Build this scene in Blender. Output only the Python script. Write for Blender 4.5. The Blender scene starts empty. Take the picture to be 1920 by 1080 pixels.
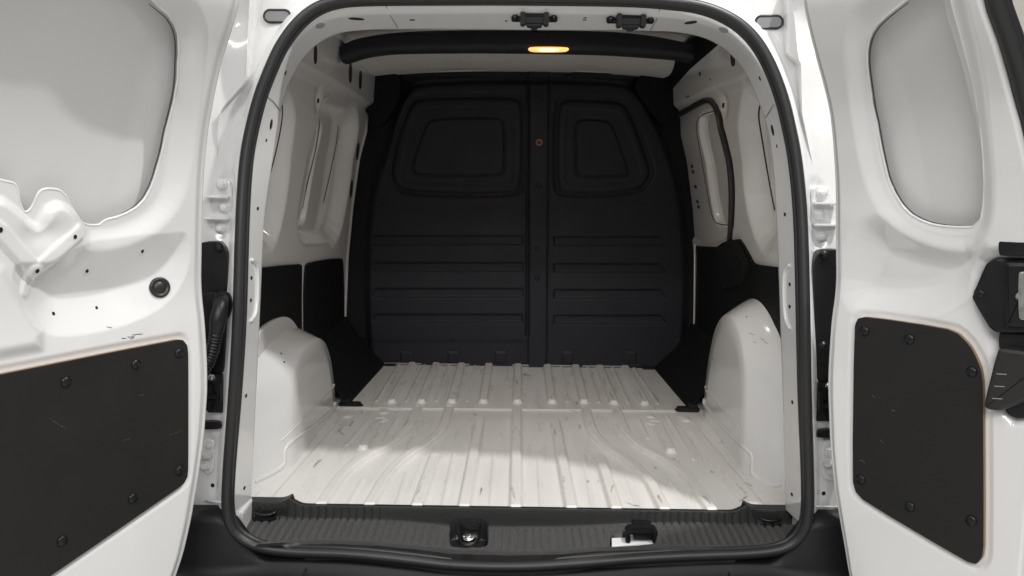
import bpy, bmesh, math, random
import numpy as np
from mathutils import Matrix, Vector
from mathutils.bvhtree import BVHTree
random.seed(7); rng = np.random.default_rng(7)
scene = bpy.context.scene
COL = scene.collection

# ------------------------------------------------------------------ camera
FPX = 1600.0
PITCH, YAW, ROLL = math.radians(8.3), math.radians(.55), math.radians(.65)
CO = np.array((0., -1.82, .77))
_f = np.array([-math.sin(YAW)*math.cos(PITCH), math.cos(YAW)*math.cos(PITCH), -math.sin(PITCH)])
_r = np.array([math.cos(YAW), math.sin(YAW), 0.]); _u = np.cross(_r, _f)
CR = _r*math.cos(ROLL)+_u*math.sin(ROLL); CU = -_r*math.sin(ROLL)+_u*math.cos(ROLL); CF = _f
cam = bpy.data.cameras.new('camera'); camo = bpy.data.objects.new('camera', cam); COL.objects.link(camo)
camo.matrix_world = Matrix(((CR[0], CU[0], -CF[0], CO[0]), (CR[1], CU[1], -CF[1], CO[1]), (CR[2], CU[2], -CF[2], CO[2]), (0, 0, 0, 1)))
cam.sensor_width = 36; cam.lens = FPX/1920*36; cam.clip_start = .01; cam.clip_end = 200
scene.camera = camo

# ------------------------------------------------------------------ world + lamps (workshop ceiling lights, added fill strips)
w = bpy.data.worlds.new('World'); scene.world = w; w.use_nodes = True
bg = w.node_tree.nodes['Background']; bg.inputs[0].default_value = (.95, .97, 1, 1); bg.inputs[1].default_value = .235
scene.view_settings.view_transform = 'Standard'; scene.view_settings.look = 'None'
scene.view_settings.exposure = 0.1; scene.view_settings.gamma = 1
def lamp(name, loc, target, sx, sy, power, col):
    l = bpy.data.lights.new(name, 'AREA'); l.shape = 'RECTANGLE'; l.size = sx; l.size_y = sy; l.energy = power; l.color = col
    o = bpy.data.objects.new(name, l); COL.objects.link(o); o.location = loc
    d = Vector(target)-Vector(loc); o.rotation_euler = d.to_track_quat('-Z', 'Y').to_euler(); return o
lamp('ceiling_lamp', (1.05, -.62, 2.75), (.2, -.1, 0),   .10, .05, 51, (1, .985, .955))
lamp('ceiling_lamp', (-1.4, -1.3, 2.9), (-1.4, -1.2, 0), 1.4, .25, 30, (1, .98, .94))
lamp('ceiling_lamp', (1.7, -1.6, 2.9), (1.7, -1.5, 0), 1.4, .25, 9, (.95, .975, 1))
lamp('ceiling_lamp', (0, -3.4, 2.9), (0, -2.2, 0), 3.0, .3, 54, (1, .985, .965))
for _y, _z in ((-4.6, 3.5), (-5.8, 3.7), (-7.0, 3.9), (-8.2, 4.1)): lamp('fill_light', (0, _y, _z), (0, 0, .45), 5.0, .10, 35, (1, .985, .965))  # unseen strips added behind the camera to fill the load bay with light
lamp('ceiling_lamp', (2.2, 2.5, 2.7), (2.2, 6, .3), 1.6, .5, 60, (1, .98, .93))

# ------------------------------------------------------------------ geometry helpers
def ray(px, py): return CF+CR*((px-960)/FPX)-CU*((py-540)/FPX)
def onP(px, py, p, n):
    d = ray(px, py); n = np.asarray(n, float); return CO+d*(((np.asarray(p)-CO)@n)/(d@n))
def onX(px, py, X): return onP(px, py, (X, 0, 0), (1, 0, 0))
def onY(px, py, Y): return onP(px, py, (0, Y, 0), (0, 1, 0))
def onZ(px, py, Z): return onP(px, py, (0, 0, Z), (0, 0, 1))
def onS(px, py, Yf):
    Y = 0
    for i in range(25): p = onY(px, py, Y); Y = Yf(p[2])
    return p
def proj(P):
    d = P-CO; wv = d@CF; return 960+FPX*(d@CR)/wv, 540-FPX*(d@CU)/wv
def sstep(x): x = np.clip(x, 0, 1); return x*x*(3-2*x)
def ins(sd, wd): return sstep(.5-sd/wd)          # 1 inside a shape, 0 outside, over width wd
def sdpoly(X, Y, poly):
    poly = np.asarray(poly, float); d = np.full(X.shape, 1e9); s = np.ones(X.shape); n = len(poly)
    for i in range(n):
        a, b = poly[i], poly[i-1]; ex, ey = b-a; wx, wy = X-a[0], Y-a[1]
        t = np.clip((wx*ex+wy*ey)/(ex*ex+ey*ey+1e-12), 0, 1)
        d = np.minimum(d, (wx-ex*t)**2+(wy-ey*t)**2)
        c1 = Y >= a[1]; c2 = Y < b[1]; c3 = ex*wy > ey*wx
        s = np.where((c1 & c2 & c3) | (~c1 & ~c2 & ~c3), -s, s)
    return s*np.sqrt(d)
def sdline(X, Y, line):
    d = np.full(X.shape, 1e9)
    for a, b in zip(line[:-1], line[1:]):
        ex, ey = b[0]-a[0], b[1]-a[1]; wx, wy = X-a[0], Y-a[1]
        t = np.clip((wx*ex+wy*ey)/(ex*ex+ey*ey+1e-12), 0, 1)
        d = np.minimum(d, (wx-ex*t)**2+(wy-ey*t)**2)
    return np.sqrt(d)
def chaikin(p, n=2, closed=True):
    p = np.asarray(p, float)
    for _ in range(n):
        if closed: q = np.roll(p, -1, 0); p = np.stack([.75*p+.25*q, .25*p+.75*q], 1).reshape(-1, p.shape[1])
        else:
            a, b = p[:-1], p[1:]; m = np.stack([.75*a+.25*b, .25*a+.75*b], 1).reshape(-1, p.shape[1]); p = np.vstack([p[:1], m, p[-1:]])
    return p
def sharp(p, r):
    """polygon with short cut corners so that rounding stays local"""
    p = np.asarray(p, float); out = []
    for i in range(len(p)):
        a, b, c = p[i-1], p[i], p[(i+1) % len(p)]
        for o in (a, c): L_ = np.linalg.norm(o-b); out.append(b+(o-b)*min(.4, r/L_))
    return out
def resample(p, n, closed=False):
    p = np.asarray(p, float)
    if closed: p = np.vstack([p, p[:1]])
    s = np.r_[0, np.cumsum(np.linalg.norm(np.diff(p, axis=0), axis=1))]
    t = np.linspace(0, s[-1], n, endpoint=not closed)
    return np.stack([np.interp(t, s, p[:, k]) for k in range(p.shape[1])], 1)
def gauss(X, Y, c, r, ry=None): return np.exp(-((X-c[0])/r)**2-((Y-c[1])/(ry or r))**2)
_ph = [(rng.uniform(-1, 1, 2)*rng.uniform(8, 60), rng.uniform(0, 6.28)) for _ in range(24)]
def wob(X, Y): return sum(np.sin(X*k[0]+Y*k[1]+p)/(.3+np.linalg.norm(k)*.05) for k, p in _ph)/24

ROOT_LOC = Vector((0, .5, -.6))
def link(o, parent, M=None):
    COL.objects.link(o)
    M = M or Matrix.Identity(4)
    if parent is not None:
        o.parent = parent
        if parent.type == 'EMPTY': M = Matrix.Translation(-ROOT_LOC) @ M
    o.matrix_basis = M
    return o
def mk(name, V, F, mat, parent, smooth=True, mats=None, fm=None, attr=None):
    me = bpy.data.meshes.new(name); V = np.asarray(V, float).reshape(-1, 3)
    if isinstance(F, np.ndarray):
        k = F.shape[1]; me.vertices.add(len(V)); me.vertices.foreach_set('co', V.ravel())
        me.loops.add(F.size); me.loops.foreach_set('vertex_index', F.ravel().astype(np.int32))
        me.polygons.add(len(F)); me.polygons.foreach_set('loop_start', np.arange(0, F.size, k, dtype=np.int32))
        me.update(calc_edges=True)
    else: me.from_pydata([tuple(v) for v in V], [], F); me.update()
    for m in (mats or [mat]): me.materials.append(m)
    if fm is not None: me.polygons.foreach_set('material_index', np.asarray(fm, np.int32))
    me.polygons.foreach_set('use_smooth', np.full(len(me.polygons), smooth))
    if attr is not None:
        for an, av in attr.items():
            a = me.attributes.new(an, 'FLOAT', 'POINT'); a.data.foreach_set('value', np.asarray(av, np.float32).ravel())
    me.validate()
    return link(bpy.data.objects.new(name, me), parent)
class G: pass
def grid(name, P, mat, parent, flip=False, mask=None, attr=None, cu=False):
    nu, nv = P.shape[:2]; I = np.arange(nu*nv).reshape(nu, nv)
    if cu: I2 = np.vstack([I, I[:1]])
    else: I2 = I
    q = np.stack([I2[:-1, :-1], I2[1:, :-1], I2[1:, 1:], I2[:-1, 1:]], -1)
    if flip: q = q[..., ::-1]
    if mask is not None: q = q[mask]
    o = mk(name, P, np.ascontiguousarray(q.reshape(-1, 4)), mat, parent, attr=attr)
    g = G(); g.o = o; g.P = P
    N = np.cross(np.gradient(P, axis=0), np.gradient(P, axis=1)); N /= np.linalg.norm(N, axis=-1, keepdims=True)+1e-12
    N *= np.sign(np.sum((CO-P)*N, -1, keepdims=True)); g.N = N; g.px, g.py = proj(P.reshape(-1, 3)); return g
def at(g, px, py):
    """the surface point of a built panel that the photograph shows at this place, and its normal"""
    if not hasattr(g, 'bvh'):
        me = g.o.data; g.bvh = BVHTree.FromPolygons([tuple(v) for v in g.P.reshape(-1, 3)], [tuple(p.vertices) for p in me.polygons])
    d = ray(px, py); loc, n, _, _ = g.bvh.ray_cast(Vector(CO), Vector(d))
    if loc is None:
        i = np.argmin((g.px-px)**2+(g.py-py)**2); return g.P.reshape(-1, 3)[i], g.N.reshape(-1, 3)[i]
    n = np.array(n); n = n if n@d < 0 else -n; return np.array(loc), n
def frame(p, n, up=(0, 0, 1)):
    n = Vector(n).normalized(); u = Vector(up); x = u.cross(n)
    if x.length < 1e-4: x = Vector((1, 0, 0))
    x.normalize(); y = n.cross(x)
    return Matrix(((x.x, y.x, n.x, p[0]), (x.y, y.y, n.y, p[1]), (x.z, y.z, n.z, p[2]), (0, 0, 0, 1)))
def plate(name, pts, n, th, mat, parent, bev=.0015, back=0., side_mat=None, smooth=True):
    """flat piece with thickness: outline on a surface, front face th proud of it, bevelled edge"""
    pts = np.asarray(pts, float); n = np.asarray(n, float); n = n/np.linalg.norm(n); k = len(pts)
    c = pts.mean(0); area = sum(np.cross(pts[i]-c, pts[(i+1) % k]-c) for i in range(k))
    if area@n < 0: pts = pts[::-1]
    e = np.roll(pts, -1, 0)-pts; e /= np.linalg.norm(e, axis=1, keepdims=True)+1e-12
    en = np.cross(n, e); vn = en+np.roll(en, 1, 0); vn /= np.maximum(.6, np.linalg.norm(vn, axis=1, keepdims=True))
    rings = [pts-n*back, pts+n*(th-bev), pts+n*(th-bev*.3)+vn*bev*.3, pts+n*th+vn*bev]
    V = np.vstack(rings); F = []; fm = []
    for r in range(3):
        for i in range(k):
            j = (i+1) % k; F.append((r*k+i, r*k+j, (r+1)*k+j, (r+1)*k+i)); fm.append(1 if r == 0 and side_mat else 0)
    F.append(tuple(3*k+i for i in range(k))); fm.append(0)
    F.append(tuple(reversed(range(k)))); fm.append(0)
    o = mk(name, V, F, mat, parent, smooth=False, mats=[mat]+([side_mat] if side_mat else []), fm=fm)
    return o
def plane_px(pxs, p, n): return np.array([onP(a, b, p, n) for a, b in pxs])
def plate_px(name, pxs, g, th, mat, parent, n=None, rd=0, centre=None, **k):
    pxs = np.asarray(pxs, float); c = centre or tuple(pxs.mean(0)); p, nn = at(g, *c)
    if n is None: n = nn
    if rd: pxs = chaikin(pxs, rd)
    return plate(name, plane_px(pxs, p, n), n, th, mat, parent, **k)
def tube(name, path, r, mat, parent, closed=False, n=10, up=(0, 1, 0), ry=None, cap=True):
    path = np.asarray(path, float)
    if len(path) > 2: path = path[np.r_[True, np.linalg.norm(np.diff(path, axis=0), axis=1) > 1e-5]] if np.ndim(r) == 0 else path
    m = len(path)
    t = np.gradient(path, axis=0)
    if closed: t = np.roll(path, -1, 0)-np.roll(path, 1, 0)
    t /= np.linalg.norm(t, axis=1, keepdims=True); up = np.asarray(up, float)
    a = np.cross(t, up); a /= np.linalg.norm(a, axis=1, keepdims=True)+1e-9; b = np.cross(a, t)
    r = np.broadcast_to(np.asarray(r, float), (m,)); ry = r if ry is None else np.broadcast_to(np.asarray(ry, float), (m,))
    th = np.linspace(0, 2*np.pi, n, endpoint=False)
    V = path[:, None]+a[:, None]*(np.cos(th)[None, :, None]*r[:, None, None])+b[:, None]*(np.sin(th)[None, :, None]*ry[:, None, None])
    F = []
    for i in range(m if closed else m-1):
        for j in range(n):
            F.append((i*n+j, i*n+(j+1) % n, ((i+1) % m)*n+(j+1) % n, ((i+1) % m)*n+j))
    if not closed and cap: F.append(tuple(reversed(range(n)))); F.append(tuple((m-1)*n+j for j in range(n)))
    return mk(name, V, F, mat, parent)
def lathe_mesh(name, prof, mat, n=16, hexa=False):
    V = []; F = []
    for r, z in prof:
        for j in range(n): a = 2*np.pi*j/n; V.append((r*math.cos(a), r*math.sin(a), z))
    m = len(prof)
    for i in range(m-1):
        for j in range(n): F.append((i*n+j, i*n+(j+1) % n, (i+1)*n+(j+1) % n, (i+1)*n+j))
    F.append(tuple((m-1)*n+j for j in range(n)))
    me = bpy.data.meshes.new(name); me.from_pydata(V, [], F); me.materials.append(mat)
    for p in me.polygons: p.use_smooth = not hexa
    return me
def inst(me, name, p, n, parent, s=1, up=(0, 0, 1), sc=None):
    o = bpy.data.objects.new(name, me); M = frame(p, n, up)
    M = M @ Matrix.Diagonal((*(sc or (s, s, s)), 1)); return link(o, parent, M)
def boxes(name, bl, mat, parent, bev=.002):
    """several bevelled boxes (centre, half sizes, optional rotation about z) welded into one piece"""
    bm = bmesh.new()
    for b in bl:
        c, h = b[0], b[1]; M = Matrix.Translation(c)
        if len(b) > 2: M = M @ b[2]
        M = M @ Matrix.Diagonal((2*h[0], 2*h[1], 2*h[2], 1)); bmesh.ops.create_cube(bm, size=1, matrix=M)
    bmesh.ops.bevel(bm, geom=bm.edges[:], offset=bev, segments=2, affect='EDGES', clamp_overlap=True)
    me = bpy.data.meshes.new(name); bm.to_mesh(me); bm.free(); me.materials.append(mat)
    return link(bpy.data.objects.new(name, me), parent)

# ------------------------------------------------------------------ materials
def mat(name, col, rough=.5, metal=0, spec=.5, coat=0, bump=None, var=None, emit=None, sheen=0):
    m = bpy.data.materials.new(name); m.use_nodes = True; nt = m.node_tree; b = nt.nodes['Principled BSDF']
    b.inputs['Base Color'].default_value = (*col, 1); b.inputs['Roughness'].default_value = rough; b.inputs['Metallic'].default_value = metal
    b.inputs['Specular IOR Level'].default_value = spec; b.inputs['Coat Weight'].default_value = coat; b.inputs['Coat Roughness'].default_value = .05; b.inputs['Sheen Weight'].default_value = sheen; b.inputs['Sheen Roughness'].default_value = .4
    tc = nt.nodes.new('ShaderNodeTexCoord')
    def noise(s, det=3):
        n = nt.nodes.new('ShaderNodeTexNoise'); n.inputs['Scale'].default_value = s; n.inputs['Detail'].default_value = det
        nt.links.new(tc.outputs['Object'], n.inputs['Vector']); return n
    if bump:
        n = noise(bump[0], 2); bp = nt.nodes.new('ShaderNodeBump'); bp.inputs['Strength'].default_value = bump[1]; bp.inputs['Distance'].default_value = bump[2]
        nt.links.new(n.outputs['Fac'], bp.inputs['Height']); nt.links.new(bp.outputs['Normal'], b.inputs['Normal'])
    if var:
        n = noise(var[0], 5); r = nt.nodes.new('ShaderNodeMapRange'); r.inputs[1].default_value = .3; r.inputs[2].default_value = .7
        r.inputs[3].default_value = rough*(1-var[1]); r.inputs[4].default_value = min(1, rough*(1+var[1])); nt.links.new(n.outputs['Fac'], r.inputs[0]); nt.links.new(r.outputs[0], b.inputs['Roughness'])
        mx = nt.nodes.new('ShaderNodeMix'); mx.data_type = 'RGBA'; mx.inputs[6].default_value = (*[c*(1-var[2]) for c in col], 1); mx.inputs[7].default_value = (*[min(1, c*(1+var[2])) for c in col], 1)
        nt.links.new(n.outputs['Fac'], mx.inputs[0]); nt.links.new(mx.outputs[2], b.inputs['Base Color'])
    if emit: b.inputs['Emission Color'].default_value = (*emit[0], 1); b.inputs['Emission Strength'].default_value = emit[1]
    return m
PAINT = mat('white_paint', (.75, .75, .748), .16, coat=.6, bump=(90, .05, .002), var=(6, .25, .015))
ROOFM = mat('roof_inner_paint', (.66, .655, .63), .4, bump=(400, .05, .001))
SKIN = mat('inner_skin_paint', (.68, .68, .672), .36, bump=(400, .05, .001), var=(5, .2, .02))
RUBBER = mat('seal_rubber', (.018, .018, .019), .42, bump=(600, .15, .001))
BLACK = mat('black_plastic', (.008, .008, .009), .36, spec=.4, var=(30, .3, .2))
DULL = mat('bulkhead_black', (.0180, .0180, .0230), .6, spec=.25, bump=(900, .25, .0008), var=(12, .2, .12))
HEAD = mat('black_trim', (.0045, .0045, .0052), .65, spec=.2, bump=(800, .3, .001))
TRIMG = mat('grained_plastic', (.031, .030, .029), .45, spec=.7, sheen=.15, bump=(520, 1.0, .003), var=(300, .35, .3))
BUMPM = mat('bumper_plastic', (.0075, .0075, .008), .5, spec=.3, bump=(800, .3, .001))
TRIM_SHADE = mat('sill_plastic_shaded', (.0095, .0092, .009), .45, bump=(520, .6, .002))  # darker copy of the sill plastic, shade of the steep band in its colour
HANDLE = mat('handle_plastic', (.020, .018, .017), .45, bump=(500, .3, .001))
STRIKE = mat('striker_black', (.006, .006, .0065), .5, spec=.25)
HOLE = mat('dark_opening', (.006, .005, .008), .8)
COVER = mat('floor_cover_black', (.0085, .0085, .0115), .65, spec=.2)
BOARD = mat('hardboard_black', (.0135, .0128, .0128), .5, spec=.35, bump=(500, .12, .0006), var=(14, .15, .12))
WOOD = mat('board_edge', (.30, .19, .09), .7, var=(120, .2, .3))
STEEL = mat('zinc_steel', (.62, .61, .58), .3, metal=1, var=(80, .3, .1))
COPPER = mat('copper_lock', (.27, .13, .085), .45, metal=.5)
GREY = mat('grey_plug', (.30, .31, .33), .5)
HEMSHADE = mat('hem_shade_grey', (.06, .058, .07), .6)  # dark tone for the shadow line inside the window hem
GREYD = mat('scratch_grey', (.10, .095, .09), .6)
PLUGC = mat('plug_plastic', (.22, .22, .225), .45)
SEAM = mat('seam_sealer', (.60, .58, .54), .5)
LENS = mat('lamp_lens', (.9, .55, .3), .3, emit=((1, .45, .13), 1.25))
BULB = mat('lamp_bulb_glow', (1, .8, .5), .3, emit=((1, .74, .32), 5))
WALLM = mat('cream_wall', (.80, .77, .70), .8, var=(2, .1, .02))
GROUND = mat('workshop_floor', (.52, .51, .49), .45, var=(3, .3, .08))

def floor_material():
    m = mat('white_floor_paint', (.74, .715, .68), .3, coat=.15, bump=(160, .08, .002)); nt = m.node_tree; b = nt.nodes['Principled BSDF']
    tc = nt.nodes['Texture Coordinate']
    def N(t, **k):
        n = nt.nodes.new(t)
        for a, v in k.items(): n.inputs[a].default_value = v
        return n
    def L(a, b_): nt.links.new(a, b_)
    mp = N('ShaderNodeMapping'); mp.inputs['Scale'].default_value = (38, 4, 20); L(tc.outputs['Object'], mp.inputs['Vector'])
    st = N('ShaderNodeTexNoise', Scale=1.0, Detail=3.0); L(mp.outputs[0], st.inputs['Vector'])
    fine = N('ShaderNodeTexNoise', Scale=160.0, Detail=4.0); L(tc.outputs['Object'], fine.inputs['Vector'])
    big = N('ShaderNodeTexNoise', Scale=3.0, Detail=6.0); L(tc.outputs['Object'], big.inputs['Vector'])
    at_ = N('ShaderNodeAttribute'); at_.attribute_name = 'dirt'
    gr = N('ShaderNodeAttribute'); gr.attribute_name = 'grime'
    def rng_(src, a, b_, c, d): r = N('ShaderNodeMapRange'); r.inputs[1].default_value = a; r.inputs[2].default_value = b_; r.inputs[3].default_value = c; r.inputs[4].default_value = d; L(src, r.inputs[0]); return r.outputs[0]
    def mul(a, b_): x = N('ShaderNodeMath'); x.operation = 'MULTIPLY'; L(a, x.inputs[0]); L(b_, x.inputs[1]) if not isinstance(b_, float) else setattr(x.inputs[1], 'default_value', b_); return x.outputs[0]
    def mix(f, c1, c2):
        x = N('ShaderNodeMix'); x.data_type = 'RGBA'; L(f, x.inputs[0])
        for i, c in ((6, c1), (7, c2)):
            if isinstance(c, tuple): x.inputs[i].default_value = (*c, 1)
            else: L(c, x.inputs[i])
        return x.outputs[2]
    base = mix(rng_(big.outputs['Fac'], .3, .7, 0, 1), (.68, .665, .645), (.735, .725, .71))
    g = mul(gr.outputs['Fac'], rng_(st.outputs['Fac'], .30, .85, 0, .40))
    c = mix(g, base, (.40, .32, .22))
    d = mul(at_.outputs['Fac'], rng_(fine.outputs['Fac'], .38, .52, .25, 1))
    c = mix(d, c, (.07, .055, .045))
    sp = rng_(big.outputs['Fac'], .60, .75, 0, .12)
    c = mix(sp, c, (.18, .15, .12))
    L(c, b.inputs['Base Color'])
    L(rng_(st.outputs['Fac'], .35, .65, .24, .5), b.inputs['Roughness'])
    return m
FLOORM = floor_material()

# ------------------------------------------------------------------ the place
def structure(o): o['kind'] = 'structure'; return o
structure(mk('ground', [(-12, -10, -.6), (12, -10, -.6), (12, 7, -.6), (-12, 7, -.6)], [(0, 1, 2, 3)], GROUND, None, smooth=False))
bw = boxes('wall', [((0, 6.1, 2.4), (12, .1, 3.0))], WALLM, None, .01); structure(bw)

VAN = bpy.data.objects.new('cargo_van', None); COL.objects.link(VAN); VAN.location = ROOT_LOC
VAN['label'] = 'white panel van seen from behind with both rear doors open and empty load bay'; VAN['category'] = 'van'

# ------------------------------------------------------------------ lengthwise shapes of the body
def Ys(z): return -.11+.11*float(np.clip((z-.4)/.7, 0, 1))       # rear opening leans forward above the waist
WT = np.array([(0, .678), (.15, .667), (.42, .654), (.6, .633), (.78, .604), (.88, .577), (1.0, .567), (1.2, .55)])
def Xw(z): return np.interp(z, WT[:, 0], WT[:, 1])
def on_wall(px, py, s):
    X = .62
    for _ in range(25): p = onX(px, py, s*X); X = float(Xw(p[2]))
    return p
def wpoly(pxs, s): return np.array([on_wall(a, b, s)[1:] for a, b in pxs])

# ---- rear opening frame (inner return of the pillars and header)
PAIRS = [((437, 985), (470, 950)), ((438, 930), (471, 925)), ((437, 880), (474, 880)), ((450, 740), (480, 744)), ((458, 600), (487, 602)), ((461, 500), (491, 500)), ((462, 398), (496, 398)),
 ((469, 300), (512, 300)), ((479, 250), (519, 245)), ((495, 192), (529, 194)), ((512, 144), (543, 152)), ((532, 97), (562, 118)), ((551, 64), (587, 88)),
 ((573, 39), (618, 68)), ((596, 24), (645, 60)), ((634, 14), (690, 56)), ((690, 10), (740, 55)), ((800, 8), (830, 55)), ((960, 7), (960, 56)), ((1100, 9), (1085, 57)), ((1182, 11), (1150, 57)),
 ((1265, 19), (1225, 58)), ((1307, 28), (1268, 60)), ((1349, 44), (1318, 69)), ((1390, 75), (1355, 88)), ((1418, 108), (1386, 118)), ((1438, 144), (1405, 150)),
 ((1457, 189), (1422, 190)), ((1470, 225), (1436, 228)), ((1485, 285), (1447, 280)), ((1494, 405), (1455, 395)), ((1496, 520), (1460, 510)), ((1497, 620), (1463, 610)), ((1500, 740), (1468, 740)), ((1503, 880), (1471, 880)), ((1504, 930), (1472, 927)), ((1505, 985), (1473, 955))]
S3 = np.array([onS(*a, Ys) for a, b in PAIRS]); B3 = np.array([onS(*b, lambda z: Ys(z)+.11) for a, b in PAIRS])
SB = chaikin(np.hstack([S3, B3]), 3, closed=False)
SB = SB[np.linspace(0, len(SB)-1, 260).round().astype(int)]; S3, B3 = SB[:, :3], SB[:, 3:]
top_w = sstep((S3[:, 2]-.75)/.3)
t_ = np.gradient(S3[:, [0, 2]], axis=0); t_ /= np.linalg.norm(t_, axis=1, keepdims=True)+1e-9
OUT = np.stack([-t_[:, 1], 0*t_[:, 0], t_[:, 0]], 1)           # outward from the opening
rows = []
rows.append(S3+OUT*.016+np.array([0, .004, 0]))
rows.append(S3+OUT*.003+np.array([0, 0, 0]))
lip = .42*top_w+.10*(1-top_w)
for f_ in (0., .35, .8, 1.0):
    k = (lip*f_)[:, None]; y = S3*(1-k)+B3*k; y[:, 1] = S3[:, 1]+(B3[:, 1]-S3[:, 1])*(lip*f_*(.45+.1*f_)); rows.append(y)
for f_ in (.06, .3, .55, .8, .93, 1.0):
    k = (lip+(1-lip)*f_)[:, None]; y = S3*(1-k)+B3*k
    y0 = S3[:, 1]+(B3[:, 1]-S3[:, 1])*lip*.55; y[:, 1] = y0+(B3[:, 1]-y0)*f_; rows.append(y)
rows.append(B3+np.array([0, .006, 0])+OUT*.003)
rows.append(B3+np.array([0, .010, 0])+OUT*.02)
rows.append(B3+np.array([0, .03, 0])+OUT*.09)
FR = grid('opening_frame', np.stack(rows, 1), PAINT, VAN)

# ---- door seal
SEALPX = [(425, 960), (434, 992), (455, 1013), (490, 1028), (550, 1035), (630, 1037), (692, 1041), (786, 1052), (849, 1060), (980, 1063), (1097, 1055), (1200, 1046), (1304, 1041), (1407, 1038), (1472, 1030), (1502, 1008), (1516, 975),
 (1516, 890), (1511, 760), (1509, 640), (1507, 520), (1503, 390), (1493, 295), (1482, 240), (1469, 185), (1449, 130), (1427, 88), (1402, 57), (1370, 33), (1320, 12), (1265, 4), (1180, -3), (960, -6), (800, -5), (660, -3), (618, 4), (590, 16), (566, 34), (543, 60), (522, 92), (502, 138), (485, 182), (469, 245), (459, 300), (453, 390), (450, 480), (447, 600), (439, 740), (427, 890)]
SEAL = chaikin(np.array([onS(*p, lambda z: Ys(z)-.008) for p in SEALPX]), 3); SEAL = resample(SEAL, 420, closed=True)
tube('door_seal', SEAL, .0118, RUBBER, VAN, closed=True, n=14, up=(0, 1, 0), ry=.013)
sl_c = SEAL.mean(0)
_o = SEAL-sl_c; _o[:, 1] = 0; _o /= np.linalg.norm(_o, axis=1, keepdims=True)
lipseal = tube('seal_lip', SEAL-_o*.010+np.array([0, .006, 0]), .006, RUBBER, bpy.data.objects['door_seal'], closed=True, n=8)

# ---- jamb: body around the opening, from the seal outwards
up_i = [i for i in range(420)]
JP = chaikin(np.array([onS(*p, Ys) for p in SEALPX[15:]+SEALPX[:2]]), 3, closed=False); JP = resample(JP, 300)
jt = np.gradient(JP[:, [0, 2]], axis=0); jt /= np.linalg.norm(jt, axis=1, keepdims=True)
JO = np.stack([jt[:, 1], 0*jt[:, 0], -jt[:, 0]], 1)
if JO[150, 2] < 0: JO = -JO
# smooth the outward direction so that the sheet does not fold
for _ in range(30): JO = (np.roll(JO, 1, 0)+JO+np.roll(JO, -1, 0))/3 if False else np.vstack([JO[:1], (JO[:-2]+JO[1:-1]+JO[2:])/3, JO[-1:]])
JO /= np.linalg.norm(JO, axis=1, keepdims=True)
ds = np.r_[np.linspace(-.006, .20, 84), .205, .21, .215, .22, .22]
yo = np.interp(ds, [-.006, .012, .02, .034, .05, .10, .15, .19, .21, .22], [.004, .006, .012, .030, .034, .030, .026, .034, .06, .12]); yo[-1] = .6
JG = JP[:, None]+JO[:, None]*ds[None, :, None]; JG[..., 1] += yo[None]
JG[..., 2] = np.where((np.arange(300)[:, None] < 6) | (np.arange(300)[:, None] > 293), JG[..., 2], JG[..., 2])
hX, hZ = JG[..., 0].copy(), JG[..., 2].copy(); topm = sstep((hZ-.72)/.25)
JG[..., 1] += topm*(.012*gauss(np.abs(hX), hZ, (.60, 1.06), .035)-.014*gauss(np.abs(hX), hZ, (.56, 1.13), .03, .02)+.005*gauss(np.abs(hX), hZ, (.63, .93), .03, .10)-.004*gauss(np.abs(hX), hZ, (.67, .98), .03, .06)+.010*gauss(np.abs(hX), hZ, (.52, 1.16), .05, .012)+.0014*wob(hX*1.6, hZ*1.6))
for sg, pxs in ((1, [(1516, 340), (1562, 345), (1562, 465), (1516, 462)]), (-1, [(394, 330), (441, 328), (439, 452), (394, 450)])):
    q = plane_px(pxs, (0, -.06, 0), (0, 1, 0))[:, [0, 2]]; JG[..., 1] += .006*ins(sdpoly(hX, hZ, chaikin(q, 2)), .008)
JB = grid('door_jamb', JG, PAINT, VAN)

# ------------------------------------------------------------------ cargo floor
fx = np.arange(-.66, .6605, .0025); fy = np.r_[np.arange(0, .6, .003), np.arange(.6, 1.40, .004)]
FX, FY = np.meshgrid(fx, fy, indexing='ij'); FH = np.zeros(FX.shape); dirt = np.zeros(FX.shape); grime = np.zeros(FX.shape)
def fl(pl): return np.array([onZ(a, b, 0)[:2] for a, b in pl])
def rib(pl, r=.0140, h=.0120, flank=.008, sm=2, dirty=1):
    global FH
    q = fl(pl)
    if len(q) > 2: q = chaikin(q, sm, closed=False)
    d = sdline(FX, FY, q); FH = np.maximum(FH, h*ins(d-r, flank))
    if dirty:
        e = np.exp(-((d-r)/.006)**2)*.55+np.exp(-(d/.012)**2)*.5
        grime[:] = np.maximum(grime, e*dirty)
MAJ = [[(734, 757), (774, 684)], [(790, 757), (819, 684)], [(847, 757), (866, 684)], [(906, 757), (917, 684)], [(970, 757), (971, 684)], [(1035, 757), (1025, 685)], [(1095, 757), (1078, 686)], [(1151, 759), (1122, 686)], [(1209, 760), (1169, 687)],
 [(969, 772), (967, 956)], [(900, 788), (870, 956)], [(1040, 790), (1072, 960)], [(842, 769), (828, 818), (736, 874), (690, 956)], [(1099, 773), (1114, 827), (1209, 886), (1246, 960)], [(783, 769), (756, 824), (653, 874), (598, 956)], [(1157, 773), (1179, 830), (1280, 880), (1334, 960)],
 [(815, 859), (781, 956)], [(1126, 862), (1156, 960)], [(706, 797), (681, 841)], [(1235, 803), (1258, 847)]]
for i, p in enumerate(MAJ): rib(p, dirty=.55 if i < 9 else (1.0 if p[0][0] > 980 else .6))
for p in [[(638, 801), (515, 945)], [(1301, 809), (1424, 955)]]: rib(p, .017, .006, .014, dirty=.8)
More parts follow.
